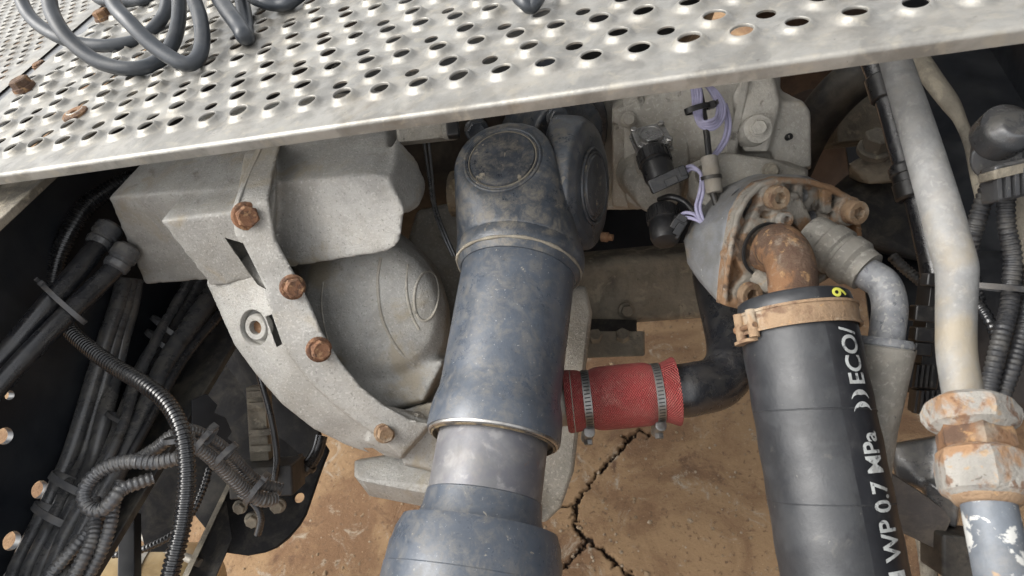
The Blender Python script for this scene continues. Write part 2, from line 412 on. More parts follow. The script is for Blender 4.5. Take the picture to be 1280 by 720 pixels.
def box(name, c, ex, ey, ez, m, bev=.002):
    """box centred at c with half-extent vectors"""
    P = [c + ex * sx + ey * sy + ez * sz for sx in (-1, 1) for sy in (-1, 1) for sz in (-1, 1)]
    o = hulls(name, [P], m)
    if bev: bevel(o, bev)
    return o
def bolt(px, py, d, ax, rpx, m='bolt_rust', h=.7, flange=1.28, socket=False, name='bolt'):
    """hex bolt with a flange; (px, py, d) is where its seat is"""
    A = U(px, py, d); r = rpx * mpp(d); D = ax.normalized()
    up = Vector((0, 0, 1)) if abs(D.z) < .9 else Vector((1, 0, 0))
    e1 = (up - D * up.dot(D)).normalized(); e2 = D.cross(e1)
    ph = random.uniform(0, 1)
    vs = []; fs = []; seg = 24
    def ring(t, rad, hexa):
        for k in range(seg):
            a = 2 * math.pi * k / seg
            rr = rad
            if hexa > 0:
                hx = .866 / math.cos(((a) % (math.pi / 3)) - math.pi / 6)
                rr = rad * (hexa * hx + (1 - hexa) * .9)
            vs.append(A + D * t + (e1 * math.cos(a + ph) + e2 * math.sin(a + ph)) * rr)
    rows = [(-.3 * r, r * flange, 0), (.10 * r, r * flange, 0), (.22 * r, r * 1.12, 0), (.24 * r, r, 1), (r * h + .12 * r, r, 1), (r * h + .24 * r, r * .86, .25)]
    if socket: rows = [(-.3 * r, r, 0), (r * h, r, 0), (r * h + .1 * r, r * .93, 0), (r * h + .1 * r, r * .55, 1), (r * h - .5 * r, r * .5, 1)]
    else: rows += [(r * h + .20 * r, r * .55, 0)]
    for x in rows: ring(*x)
    for i in range(len(rows) - 1):
        for k in range(seg):
            k2 = (k + 1) % seg; fs.append([i * seg + k, i * seg + k2, (i + 1) * seg + k2, (i + 1) * seg + k])
    fs.append([(len(rows) - 1) * seg + k for k in range(seg)])
    return mk(name, vs, fs, m, True, None, 25)
def band(name, c, ax, ru, rv, u, width, th, m, a0=0, a1=360, seg=48):
    """a strap round an axis; half-extents ru along u and rv across; open from a0 to a1 when not a full turn"""
    ax = ax.normalized(); u = (u - ax * u.dot(ax)).normalized(); v = ax.cross(u)
    full = abs(a1 - a0) >= 359.9
    n = seg if full else seg + 1
    vs = []; fs = []
    for k in range(n):
        a = math.radians(a0 + (a1 - a0) * k / seg)
        ro = (u * math.cos(a) * ru + v * math.sin(a) * rv); oo = (u * math.cos(a) * (ru + th) + v * math.sin(a) * (rv + th))
        for q, w in ((ro, -1), (oo, -1), (oo, 1), (ro, 1)): vs.append(c + q + ax * (w * width / 2))
    for k in range(n if full else n - 1):
        k2 = (k + 1) % n
        for j in range(4):
            j2 = (j + 1) % 4; fs.append([k * 4 + j, k * 4 + j2, k2 * 4 + j2, k2 * 4 + j])
    if not full: fs += [[0, 1, 2, 3], [(n - 1) * 4 + j for j in (3, 2, 1, 0)]]
    o = mk(name, vs, fs, m, True, None, 30)
    return o
def cable_tie(label, c, d, axpx, half, dep, width=6.0, head=None, m='tie_plastic', group='cable ties'):
    """nylon tie round a bundle: c pixel centre at depth d, axpx the bundle's direction in the picture"""
    C = U(c[0], c[1], d); ax = V(axpx[0], axpx[1], axpx[2] if len(axpx) > 2 else 0)
    u = V(-axpx[1], axpx[0], 0)
    k = mpp(d)
    parts = [band('strap', C, ax, half * k, dep * k, u, width * k, .0016, m)]
    if head is not None:
        hp = math.radians(head); vv = ax.cross(u)
        hc = C + u * math.cos(hp) * (half + 3) * k + vv * math.sin(hp) * (dep + 3) * k
        out = (u * math.cos(hp) + vv * math.sin(hp)).normalized(); tang = ax.cross(out)
        parts.append(box('lock_head', hc, ax * (width * .62 * k), tang * (5.2 * k), out * (4 * k), m, .0006))
        tl = hc + out * (5 * k)
        parts.append(box('tail_end', tl + tang * (5 * k), ax * (width * .4 * k), tang * (7 * k), out * (.8 * k), m, 0))
    return thing('cable_tie', label, 'cable tie', parts, group)
def dz(px, py, z): return depth(Zp(px, py, z))
def ptz(L):                                # [(px, py, z, rpx)] -> pixels with depth
    return [(x, y, dz(x, y, z), r) for x, y, z, r in L]

# ================================================================== the ground
def build_ground():
    lines = [[(797, 538), (785, 552), (773, 566), (757, 582), (745, 595), (733, 612), (724, 625), (719, 640), (719, 656), (727, 668), (735, 675), (748, 684), (761, 694), (774, 707), (787, 717), (800, 735)],
             [(735, 675), (721, 691), (705, 706), (695, 725)], [(700, 632), (707, 635), (716, 632), (724, 627)], [(797, 538), (812, 545)], [(785, 552), (779, 545)]]
    segs = []
    for L in lines:
        P = [Zp(x, y, 0) for x, y in L]
        for i, (a, b) in enumerate(zip(P, P[1:])): segs.append((a.xy, b.xy, .0068 if L is lines[0] or L is lines[1] else .005))
    def axis(lo, hi, step, far):
        c = []; x = lo
        while x < hi: c.append(x); x += step
        s = step
        while c[-1] < far: s *= 1.35; c.append(c[-1] + s)
        s = step
        while c[0] > -far: s *= 1.35; c.insert(0, c[0] - s)
        return c
    xs = axis(-.36, .10, .003, 60); ys = axis(.02, .42, .003, 60)
    vs = []; cr = []
    for y in ys:
        for x in xs:
            p = Vector((x, y)); w = 0.0
            if -.6 < x < .4 and -.3 < y < .8:
                q = p + Vector((noise.noise(Vector((x * 75, y * 75, 0))) + .6 * noise.noise(Vector((x * 220, y * 220, 3))), noise.noise(Vector((x * 75, y * 75, 9))) + .6 * noise.noise(Vector((x * 220, y * 220, 5))))) * .009
                for a, b, hw in segs:
                    ab = b - a; t = max(0, min(1, (q - a).dot(ab) / ab.length_squared))
                    dd = (q - a - ab * t).length
                    w = max(w, 1 - dd / (hw * .95))
            w = max(0, w); cr.append(w)
            h = .012 * noise.noise(Vector((x * 1.3, y * 1.3, 4))) + .004 * noise.noise(Vector((x * 9, y * 9, 1)))
            vs.append(Vector((x, y, h - .016 * min(1, max(0, w - .15) * 3))))
    nx = len(xs); fs = []
    for j in range(len(ys) - 1):
        for i in range(nx - 1): fs.append([j * nx + i, j * nx + i + 1, (j + 1) * nx + i + 1, (j + 1) * nx + i])
    m = bpy.data.materials.new('dirty_concrete'); m.use_nodes = True
    n = m.node_tree.nodes; l = m.node_tree.links; b = n['Principled BSDF']; b.inputs['Roughness'].default_value = .95
    b.inputs['Specular IOR Level'].default_value = .2
    g = n.new('ShaderNodeNewGeometry')
    def nz(s, d=8, dist=0., r=.62):
        x = n.new('ShaderNodeTexNoise'); x.inputs['Scale'].default_value = s; x.inputs['Detail'].default_value = d
        x.inputs['Distortion'].default_value = dist; x.inputs['Roughness'].default_value = r; l.new(g.outputs['Position'], x.inputs['Vector']); return x.outputs['Fac']
    def rp(f, lo, hi):
        x = n.new('ShaderNodeMapRange'); x.interpolation_type = 'SMOOTHSTEP'; x.inputs['From Min'].default_value = lo; x.inputs['From Max'].default_value = hi; l.new(f, x.inputs[0]); return x.outputs[0]
    def mx(a, c, f):
        x = n.new('ShaderNodeMix'); x.data_type = 'RGBA'; l.new(f, x.inputs[0])
        if isinstance(a, tuple): x.inputs[6].default_value = (*a, 1)
        else: l.new(a, x.inputs[6])
        x.inputs[7].default_value = (*c, 1); return x.outputs[2]
    c = mx((.235, .152, .084), (.15, .088, .049), rp(nz(3.4, 14, .8), .42, .58))
    c = mx(c, (.105, .060, .036), rp(nz(11, 15, .9, .7), .55, .68))
    c = mx(c, (.27, .225, .17), rp(nz(13, 15, .9, .80), .55, .64))
    c = mx(c, (.12, .075, .045), rp(nz(90, 10, .3), .56, .68))
    c = mx(c, (.34, .25, .16), rp(nz(240, 6, .3), .62, .72))
    at = n.new('ShaderNodeAttribute'); at.attribute_name = 'crack'
    c = mx(c, (.035, .024, .018), rp(at.outputs['Fac'], .3, .5))
    l.new(c, b.inputs['Base Color'])
    bp = n.new('ShaderNodeBump'); bp.inputs['Strength'].default_value = .7; bp.inputs['Distance'].default_value = .008
    l.new(nz(45, 10, .2, .7), bp.inputs['Height']); l.new(bp.outputs[0], b.inputs['Normal'])
    o = mk('ground', vs, fs, m)
    a = o.data.attributes.new('crack', 'FLOAT', 'POINT'); a.data.foreach_set('value', cr)
    tag(o, 'brown dirty concrete ground with a forked dark crack under the truck', 'ground', kind='structure')
build_ground()

# ================================================================== frame rails and cross pieces
def y_of(px, py, z): return Zp(px, py, z).y
def build_left_rail():
    xe, xw, zb, zt = -.512, -.645, .77, 1.108
    y0, y1 = -.9, 1.6
    web = prism('web', [Vector((xw, y0, zb + .004)), Vector((xw, y1, zb + .004)), Vector((xw, y1, zt - .01)), Vector((xw, y0, zt - .01))], 'frame_paint', .010, Vector((-1, 0, 0)), 0)
    cs = []
    for px, py, r in ((6, 545, .0105), (50, 612, .0115), (15, 676, .0115), (12, 494, .006)):
        p = Xp(px, py, xw)
        cs.append(lathe('cutter', p + Vector((.05, 0, 0)), Vector((-1, 0, 0)), [(0, r), (.1, r)], 'frame_paint', 28))
    cut(web, cs); web.data.set_sharp_from_angle(angle=math.radians(30))
    fl = prism('bottom_flange', [Vector((xw - .010, y0, zb)), Vector((xe, y0, zb)), Vector((xe, y1, zb)), Vector((xw - .010, y1, zb))], 'dirty_frame', .010, Vector((0, 0, -1)), .0015)
    tf = prism('top_flange', [Vector((xw - .010, y0, zt)), Vector((xe - .045, y0, zt)), Vector((xe - .045, y1, zt)), Vector((xw - .010, y1, zt))], 'mud_steel', .010, Vector((0, 0, -1)), .0015)
    return thing('frame_rail', 'black steel frame rail with round holes behind the hose bundle', 'frame rail', [web, fl, tf])
build_left_rail()
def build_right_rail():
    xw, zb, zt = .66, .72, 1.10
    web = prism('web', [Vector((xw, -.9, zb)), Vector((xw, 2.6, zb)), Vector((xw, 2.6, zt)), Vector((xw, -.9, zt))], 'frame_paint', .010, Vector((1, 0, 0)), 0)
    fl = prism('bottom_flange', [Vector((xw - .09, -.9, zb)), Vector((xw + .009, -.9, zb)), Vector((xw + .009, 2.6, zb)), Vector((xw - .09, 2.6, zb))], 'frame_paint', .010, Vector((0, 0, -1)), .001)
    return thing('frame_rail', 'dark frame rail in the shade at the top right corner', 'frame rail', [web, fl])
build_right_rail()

# cross member seen below the drive flange
cm = hulls('beam', [[(700, 330, 1.06), (905, 312, 1.06), (905, 395, 1.06), (700, 410, 1.06), (700, 300, 1.22), (905, 280, 1.22), (905, 395, 1.16), (700, 408, 1.16)]], 'mud_steel')
bevel(cm, .022, 6)
cm2 = hulls('upper_web', [[(700, 262, 1.16), (905, 240, 1.16), (905, 330, 1.10), (700, 345, 1.10), (700, 262, 1.2), (905, 240, 1.2), (905, 330, 1.2), (700, 345, 1.2)]], 'frame_paint')
bevel(cm2, .006)
thing('cross_member', 'dirty dark cross member with a dusty lower edge behind the drive shaft', 'cross member',
      [cm, cm2, bolt(783, 388, 1.055, V(.1, .2, -1), 8, 'mud_steel')])
br = hulls('plate', [[(722, 414, 1.02), (806, 414, 1.02), (806, 445, 1.0), (722, 448, 1.0), (722, 414, 1.06), (806, 414, 1.06), (806, 445, 1.05), (722, 448, 1.05)]], 'mud_steel'); bevel(br, .003)
br2 = hulls('back_plate', [[(722, 398, 1.05), (796, 400, 1.05), (796, 416, 1.03), (722, 416, 1.03), (722, 398, 1.08), (796, 400, 1.08), (796, 416, 1.07), (722, 416, 1.07)]], 'dirty_frame'); bevel(br2, .002)
thing('mounting_bracket', 'small dusty bracket with two bolts under the cross member', 'bracket',
      [br, br2, bolt(744, 424, 1.018, V(-.1, -.55, -.8), 9, 'mud_steel', 1.1), bolt(778, 423, 1.018, V(-.1, -.55, -.8), 9, 'mud_steel', 1.1)])

# ================================================================== deck plates
def deck(name, x0, x1, y0, y1, z, pitch, hole, rise, m, lip=None, ang=0.0, skew=None, orient=True, margin=.62, SEG=24):
    vs = []; fs = []
    ca = [2 * math.pi * k / SEG for k in range(SEG)]
    hexr = [.5 / math.cos(((math.degrees(a) + 30) % 60 - 30) * math.pi / 180) for a in ca]
    h3 = math.sqrt(3) / 2
    lx = (lambda y: x0) if skew is None else skew
    def clampv(x, y):
        return min(max(x, lx(y)), x1), min(max(y, y0), y1)
    j0 = int((y0) / (pitch * h3)) - 2; j1 = int((y1) / (pitch * h3)) + 2
    cache = {}
    def vert(x, y, zz):
        k = (round(x, 5), round(y, 5), round(zz, 5))
        if k not in cache: cache[k] = len(vs); vs.append(Vector((x, y, zz)))
        return cache[k]
    for j in range(j0, j1):
        cy = j * pitch * h3
        i0 = int((x0 - .3) / pitch + j * .5) - 2; i1 = int(x1 / pitch + j * .5) + 3
        for i in range(i0, i1):
            cx = (i - j * .5) * pitch
            if cy < y0 - pitch or cy > y1 + pitch or cx > x1 + pitch or cx < lx(cy) - pitch: continue
            outer = [clampv(cx + pitch * hexr[k] * math.cos(ca[k]), cy + pitch * hexr[k] * math.sin(ca[k])) for k in range(SEG)]
            ok = cx - lx(cy) > pitch * margin and x1 - cx > pitch * margin and cy - y0 > pitch * margin and y1 - cy > pitch * margin
            if j == 0 and y0 < 0:      # front row reaches to the folded edge
                outer = [(x, y0) if y < cy - pitch * .28 else (x, y) for x, y in outer]
            if j < 0 and y0 > -2 * pitch and lip: continue
            ov = [vert(x, y, z) for x, y in outer]
            if not ok:
                u = []
                for q in ov:
                    if not u or u[-1] != q: u.append(q)
                if len(u) > 2 and u[0] == u[-1]: u.pop()
                if len(set(u)) > 2 and len(set(u)) == len(u):
                    ar = sum(vs[u[a]].x * vs[u[(a + 1) % len(u)]].y - vs[u[(a + 1) % len(u)]].x * vs[u[a]].y for a in range(len(u)))
                    if abs(ar) > 1e-8: fs.append(u)
                continue
            low = orient and (j % 2 == 1) and ((i + (j - 1) // 2) % 2 == 1)
            r0 = hole * (.86 if low else 1.0)
            if low: rows = [(.40, 0), (r0 + .05, -.0012), (r0, -.0022), (r0, -.0042)]
            else: rows = [(.43, 0), (.36, .16 * rise), (r0 + .085, .66 * rise), (r0 + .035, .97 * rise), (r0 + .012, rise), (r0, .92 * rise), (r0, rise - .0028)]
            jit = random.uniform(-.03, .03); kz = random.uniform(.72, 1.12); tx = random.uniform(-.10, .10); ty = random.uniform(-.10, .10)
            prev = ov
            for rr, zz in rows:
                rr = (rr + jit * .3) * pitch
                cur = []
                for k in range(SEG):
                    x, y = cx + rr * math.cos(ca[k]), cy + rr * math.sin(ca[k])
                    x, y = clampv(x, y)
                    cur.append(len(vs)); vs.append(Vector((x, y, z + zz * kz * (1 + tx * math.cos(ca[k]) + ty * math.sin(ca[k])))))
                for k in range(SEG):
                    k2 = (k + 1) % SEG; q = [prev[k], prev[k2], cur[k2], cur[k]]
                    if len(set(q)) == 4: fs.append(q)
                    else:
                        u = []
                        for e in q:
                            if e not in u: u.append(e)
                        if len(u) == 3: fs.append(u)
                prev = cur
    if lip:
        # the folded front edge
        prof = [(0, 0)] + [(-.0045 * math.sin(a), .0045 * math.cos(a) - .0045) for a in [math.pi / 2 * k / 8 for k in range(1, 9)]] + [(-.0045, -lip), (-.003, -lip - .0008), (-.0018, -lip), (-.0018, -.008), (0, -.004)]
        n = 120; b0 = len(vs)
        for k in range(n + 1):
            x = x0 + (x1 - x0) * k / n
            wob = .0009 * noise.noise(Vector((x * 5, 0, 2))) 
            for (dy, zz) in prof: vs.append(Vector((x, y0 + dy + wob * (1 if zz < 0 else 0), z + zz + wob * .6 * (1 if zz < 0 else 0))))
        q = len(prof)
        for k in range(n):
            for a in range(q - 1): fs.append([b0 + k * q + a, b0 + k * q + a + 1, b0 + (k + 1) * q + a + 1, b0 + (k + 1) * q + a])
    o = mk('tread_sheet', vs, fs, m, True, None, 60)
    return o
ga = Zp(0, 120, ZP); gb = Zp(130, 8, ZP)
def gapx(y): return ga.x + (gb.x - ga.x) * (y - ga.y) / (gb.y - ga.y)
front = -.045
dk = deck('tread', gapx(.0) - .3, .85, front, .95, ZP, S, .222, .0058, 'deck_aluminium', lip=.0125, skew=lambda y: gapx(y) + .014)
dparts = [dk]
for px, py, r, k in ((30, 109, 12, 0), (130, 22, 10, 0)):
    dparts.append(bolt(px, py, dz(px, py, ZP + .002), Vector((0, 0, 1)), r, 'rust', .75, 1.15))
p = Zp(93, 141, ZP + .003)
dparts.append(lathe('washer_bolt', p - Vector((0, 0, .006)), Vector((0, 0, 1)), [(0, .0155), (.006, .0155), (.008, .013), (.0085, .008), (.008, .0045), (.0055, .004)], 'rust', 32))
thing('deck_plate', 'large pale aluminium deck plate with raised punched holes and folded edge', 'deck plate', dparts)
# far plate on the other side of the gap; its holes are smaller
def build_far_plate():
    # mirrored copy of the deck builder: x runs to the left of the gap
    o = deck('tread', -.85, -.02, -.045, 1.0, ZP - .006, .030, .24, .0016, 'deck_aluminium', orient=False, margin=1.1, SEG=12)
    base = ga.x - .030
    # lean the sheet so that its right edge follows the gap
    k = (gb.x - ga.x) / (gb.y - ga.y)
    c = Vector(o.location)
    for v in o.data.vertices:
        w = v.co + c
        v.co.x = w.x + base + k * (w.y - ga.y) + .02 - c.x
    b = bolt(50, 82, dz(50, 82, ZP - .006), Vector((0, 0, 1)), 8, 'rust', .35, 1.1)
    return thing('deck_plate', 'second deck plate with small holes left of the black gap', 'deck plate', [o, b])
build_far_plate()
gpts = [Vector((gapx(y) + dx, y, ZP - .0085)) for y, dx in ((-.044, -.07), (.95, -.07), (.95, .07), (-.044, .07))]
tag(prism('gap_strip', gpts, 'black_rubber', .03, Vector((0, 0, -1)), .001), 'black strip below the gap between the two deck plates', 'rubber strip')  # black strip set below the gap so the ground does not show

# ================================================================== spring-coiled hose lying on the deck
def arc(L, r, z=None):
    out = []
    for x, y, dd in L:
        d = dz(x, y if y > -400 else -400, ZP + .012) if dd is None else dd
        out.append((x, y, d, r))
    return out
def hung(pts, bottom, r=8.6):
    """one loop of the coil: all of it at the depth of its lowest point on the deck"""
    bx, by = bottom
    d = dz(bx, by + 4, ZP + .004) - .008
    return [(x, y, d + k, r * 1.0) for x, y, k in pts]
loops = []
loops += hung([(-10, -120, .05), (18, -30, .03), (30, 8, .02), (47, 30, .01), (75, 47, 0), (103, 55, 0), (137, 57, 0), (172, 50, .01), (197, 30, .03), (209, 2, .04), (205, -60, .06), (150, -140, .06)], (120, 66))
loops += hung([(90, -130, .04), (60, -50, .02), (62, 2, .01), (72, 30, 0), (94, 57, 0), (125, 78, 0), (165, 86, 0), (198, 76, .01), (218, 48, .02), (224, 5, .04), (215, -60, .05), (170, -140, .05)], (160, 95))
loops += hung([(130, -120, .04), (128, -50, .02), (141, 2, .01), (162, 28, 0), (193, 58, 0), (228, 79, 0), (246, 74, .006), (253, 52, .02), (250, 22, .035), (240, -10, .05), (225, -80, .06)], (232, 88))
coil = sweep('air_hose', spline([(U(x, y, d), r * mpp(.9)) for x, y, d, r in loops], 12), 'coil_rubber', 20)
tag(coil, 'dark grey rubber hose coiled in loops on the deck at top left', 'hose')
l2 = hung([(255, -60, .06), (268, -15, .04), (282, 10, .02), (298, 32, .004), (306, 46, 0)], (306, 52), 9.5)
h2_ = sweep('air_hose', spline([(U(x, y, d), r * mpp(.9)) for x, y, d, r in l2] + [(U(309, 40, dz(309, 52, ZP) + .03), 9 * mpp(.9)), (U(300, -10, dz(309, 52, ZP) + .07), 9 * mpp(.9)), (U(280, -70, dz(309, 52, ZP) + .1), 9 * mpp(.9))], 10), 'coil_rubber', 20)
tag(h2_, 'single steep hose loop touching the deck right of the coil', 'hose')
l3 = hung([(285, -60, .05), (310, -10, .01), (328, 2, 0), (346, 6, 0), (364, 2, 0), (385, -20, .02), (395, -70, .06)], (346, 11), 9)
tag(sweep('air_hose', spline(wp(l3), 10), 'coil_rubber', 20), 'shallow hose loop at the top edge right of the steep loop', 'hose')
l4 = hung([(95, -40, .05), (118, -6, .01), (135, 2, 0), (160, 2, 0), (190, -5, 0), (215, -40, .04)], (150, 9), 8)
tag(sweep('air_hose', spline(wp(l4), 10), 'coil_rubber', 20), 'short hose arc at the top edge behind the coil', 'hose')
l5 = hung([(630, -60, .02), (645, -10, .01), (655, 3, 0), (663, 9, 0), (670, 2, 0), (676, -12, .01), (685, -60, .03)], (662, 17), 9)
tag(sweep('air_hose', spline(wp(l5), 10), 'coil_rubber', 20), 'tip of a grey hose loop at the top edge near the centre', 'hose')

# ================================================================== gearbox with its cast rear cover
def build_gearbox():
    parts = []
    # upper cover: two blocks and the flange between them, cast in one
    ZT = 1.055
    BK = Vector((0, .20, 0))
    def wallplane(p0, p1, lean=0.0):       # pixel -> point on the drafted plane through p0 and p1
        nn = (p1 - p0).cross(Vector((0, lean, 1))).normalized()
        def f(px, py, out=0.0):
            v = RX * ((px - 640) / FPX) + RY * ((py - 360) / FPX) + RZ
            return CAM + v * ((p0 - CAM).dot(nn) / v.dot(nn))
        return f
    e0, e1 = Zp(135, 247, ZT), Zp(335, 230, ZT); fl = wallplane(e0, e1, .15)
    q = [e0, e1, fl(181, 357), fl(335, 345)]
    left_block = q + [p + BK for p in q]
    b0, b1 = Zp(199, 276, 1.052), Zp(322, 261, 1.052); fb = wallplane(b0, b1, .12)
    q = [b0, b1, fb(263, 358), fb(335, 350)]
    boss = q + [p + BK * .8 for p in q]
    r0, r1 = Zp(338, 228, ZT), Zp(464, 218, ZT); fr = wallplane(r0, r1, .45)
    q = [r0, r1, fr(340, 339), fr(484, 317), fr(500, 304), fr(506, 262), fr(486, 222)]
    right_block = q + [p + Vector((-.075, .20, .0)) for p in q]
    lobe = [Zp(488, 186, ZT - .004), fr(486, 222), U(514, 214, .765), U(526, 244, .775), U(524, 258, .785), U(508, 268, .79), fr(496, 266)]
    lobe = lobe + [p + BK * .12 for p in lobe]
    flange = [(305, 190, .785), (345, 184, .775), (295, 246, .750), (345, 240, .745), (305, 290, .755), (340, 290, .750), (320, 200, .88), (345, 330, .84)]
    cover = hulls('cover', [left_block, boss, flange, right_block, lobe], 'cast_aluminium')
    cast(cover, .0028, 9, .0003)
    parts.append(cover)
    # raised seam next to the flange on the top face
    parts.append(tube('seam_ridge', [(327, 186, .763, 2.0), (308, 228, .739, 2.0), (297, 258, .727, 2.0), (299, 285, .730, 2)], 'cast_aluminium', 10))
    # curved mounting flange running down to the foot
    out = [(256, 352), (275, 392), (292, 430), (318, 466), (352, 505), (392, 536), (432, 556), (468, 568), (500, 574)]
    inn = [(345, 300), (366, 338), (386, 376), (402, 414), (424, 450), (452, 484), (482, 508), (512, 524), (538, 530)]
    dd = [.772, .775, .778, .785, .792, .80, .808, .815, .82]
    L = []
    for i in range(len(out) - 1):
        q = []
        for k in (i, i + 1):
            q += [(out[k][0], out[k][1], dd[k] + .034 + max(0, .036 - .009 * k)), (inn[k][0] - 22, inn[k][1] + 10, dd[k] - .002 + max(0, .026 - .010 * k)), (out[k][0] + 6, out[k][1] - 2, dd[k] + .075), (inn[k][0], inn[k][1], dd[k] + .06)]
        L.append(q)
    # flat outer band of the flange, one strip from the top of the cover down to the foot
    bi = [(352, 176, .775), (342, 215, .752), (336, 250, .736), (345, 300, .742), (366, 338, .752), (386, 376, .760), (402, 414, .768), (424, 450, .777), (452, 484, .787), (482, 508, .797), (512, 524, .805), (538, 530, .812)]
    bo = [(322, 180, .780), (302, 226, .752), (291, 258, .740), (293, 292, .742), (325, 348, .760), (340, 392, .770), (356, 437, .780), (386, 476, .790), (420, 508, .800), (452, 532, .808), (480, 552, .815), (502, 572, .822)]
    for i in range(len(bi) - 1):
        q = []
        for k in (i, i + 1):
            q += [(bi[k][0], bi[k][1], bi[k][2] - .012), (bo[k][0], bo[k][1], bo[k][2] - .012), (bi[k][0], bi[k][1], bi[k][2] + .06), (bo[k][0] + 4, bo[k][1], bo[k][2] + .06)]
        L.append(q)
    L.append([(480, 506, .80), (538, 528, .812), (500, 574, .835), (456, 552, .82), (545, 520, .86), (520, 575, .89), (470, 560, .89)])
    arm = hulls('mounting_flange', L, 'cast_aluminium')
    cast(arm, .0026, 3, .0003)
    # pocket round the plug and the two slots in the flange
    ax = V(-.30, .10, -.95)
    c = on(skin(arm), 317, 410)
    cs = [lathe('cutter', c + ax * .03, -ax, [(0, .0225), (.045, .0225)], 'cast_aluminium', 32)]
    sl = V(.33, .94, 0)
    cs.append(hulls('cutter', [[U(332, 396, .72), U(340, 393, .72), U(353, 430, .72), U(346, 434, .72), U(332, 396, .84), U(340, 393, .84), U(353, 430, .84), U(346, 434, .84)]], 'cast_aluminium'))
    cs.append(hulls('cutter', [[U(281, 297, .70), U(304, 304, .70), U(333, 362, .70), U(322, 356, .70), U(281, 297, .81), U(304, 304, .81), U(333, 362, .81), U(322, 356, .81)]], 'cast_aluminium'))
    cs.append(hulls('cutter', [[U(454, 560, .72), U(466, 560, .72), U(484, 571, .72), U(474, 574, .72), U(454, 560, .9), U(466, 560, .9), U(484, 571, .9), U(474, 574, .9)]], 'cast_aluminium'))
    cut(arm, cs)
    parts.append(arm)
    cut(cover, [hulls('cutter', [[U(281, 297, .70), U(304, 304, .70), U(333, 362, .70), U(322, 356, .70), U(281, 297, .82), U(304, 304, .82), U(333, 362, .82), U(322, 356, .82)]], 'cast_aluminium')])
    plug = lathe('plug', c - ax * .0155, ax, [(0, .0165), (.010, .0165), (.0125, .0145), (.0125, .0088), (.004, .0082)], 'cast_aluminium', 32)
    plug_core = lathe('plug_socket', c - ax * .0195, ax, [(0, .009), (.009, .009)], 'rust', 6, 20)
    adopt(plug, [plug_core])
    parts.append(plug)
    # dome of the rear cover
    axd = V(.62, .30, -.72)
    L = []
    def dome_ring(cx, cy, d, rx, ry, n=26, rot=0.0):
        o = []
        for k in range(n):
            a = 2 * math.pi * k / n
            x = rx * math.cos(a); y = ry * math.sin(a)
            o.append((cx + x * math.cos(rot) - y * math.sin(rot), cy + x * math.sin(rot) + y * math.cos(rot), d))
        return o
    r0 = math.radians(-22)
    DK = .066
    rings = [dome_ring(450, 395, .90 + DK, 106, 124, rot=r0), dome_ring(456, 395, .84 + DK, 105, 123, rot=r0), dome_ring(462, 392, .805 + DK, 99, 117, rot=r0), dome_ring(470, 388, .775 + DK, 86, 100, rot=r0), dome_ring(478, 380, .757 + DK, 66, 78, rot=r0), dome_ring(484, 372, .750 + DK, 44, 52, rot=r0), dome_ring(486, 368, .747 + DK, 20, 24, rot=r0)]
    L = [rings[i] + rings[i + 1] for i in range(len(rings) - 1)]
    # round swelling on the right of the dome
    L.append(disc_pts(U(528, 368, .843), V(.60, .05, -.8), .026, .05, 24, .060))
    # shoulder below the dome, running to the foot
    L.append([(420, 470, .84), (470, 515, .835), (530, 500, .825), (556, 450, .83), (420, 470, .92), (530, 520, .92), (570, 440, .92)])
    dome = hulls('dome_cover', L, 'cast_aluminium')
    cast(dome, .0034, 6, .0005)
    T = skin(dome)
    rim = []
    for k in range(41):
        a = 2 * math.pi * k / 40; x = 15 * math.cos(a); y = 31 * math.sin(a)
        rim.append((on(T, 533 + x - y * .10, 370 + y + x * .12, -.0004), .0019))
    ring = sweep('cast_ring', rim, 'dusty_cast', 8)
    ridge = sweep('cast_ridge', spline([(on(T, x, y, -.0006), .0021) for x, y in ((476, 322), (472, 352), (476, 392), (486, 418), (500, 440), (518, 456))], 6), 'dusty_cast', 8)
    ridge2 = sweep('cast_ridge', spline([(on(T, x, y, -.0006), .0019) for x, y in ((510, 330), (508, 360), (514, 392), (524, 412))], 6), 'dusty_cast', 8)
    ridge3 = sweep('cast_ridge', spline([(on(T, x, y, -.0006), .0017) for x, y in ((404, 352), (402, 385), (410, 425), (424, 455))], 6), 'dusty_cast', 8)
    adopt(dome, [ring, ridge, ridge2, ridge3])
    parts += [dome]
    # rear wall of the case behind the shaft, and the oil pan below
    wall = [(566, 425, 0.900), (640, 372, 0.905), (733, 356, 0.905), (741, 392, 0.905), (731, 480, 0.900), (718, 590, 0.890), (702, 636, 0.885), (682, 655, 0.885), (640, 650, 0.885), (560, 610, 0.885), (505, 572, 0.885), (530, 500, 0.895)]
    fill = prism('rear_casing', [(520, 262, .965), (575, 250, .965), (640, 270, .96), (640, 440, .93), (560, 480, .915), (510, 470, .925), (500, 330, .95)], 'dusty_cast', .05, RZ, .008)
    parts.append(fill)
    w = prism('rear_wall', wall, 'dusty_cast', .05, RZ, .006)
    parts.append(w)
    pan = hulls('oil_pan', [[(443, 576, .885), (560, 556, .885), (650, 585, .875), (442, 594, .862), (448, 600, .857), (545, 609, .845), (650, 640, .835), (462, 620, .878), (545, 629, .868), (650, 657, .86), (462, 616, .96), (650, 640, .95), (448, 574, .96)]], 'cast_aluminium')
    bevel(pan, .004, 3, 20); parts.append(pan)
    foot = hulls('foot', [[(490, 515, .838), (545, 500, .83), (585, 545, .825), (590, 600, .835), (540, 584, .838), (505, 580, .845), (500, 520, .9), (590, 520, .9), (590, 600, .9), (505, 585, .9)]], 'cast_aluminium')
    cast(foot, .0034, 4, .0004); parts.append(foot)
    # bolts
    a = V(.50, .16, -.85)
    parts.append(bolt(308, 270, .727, a, 14, h=.85))
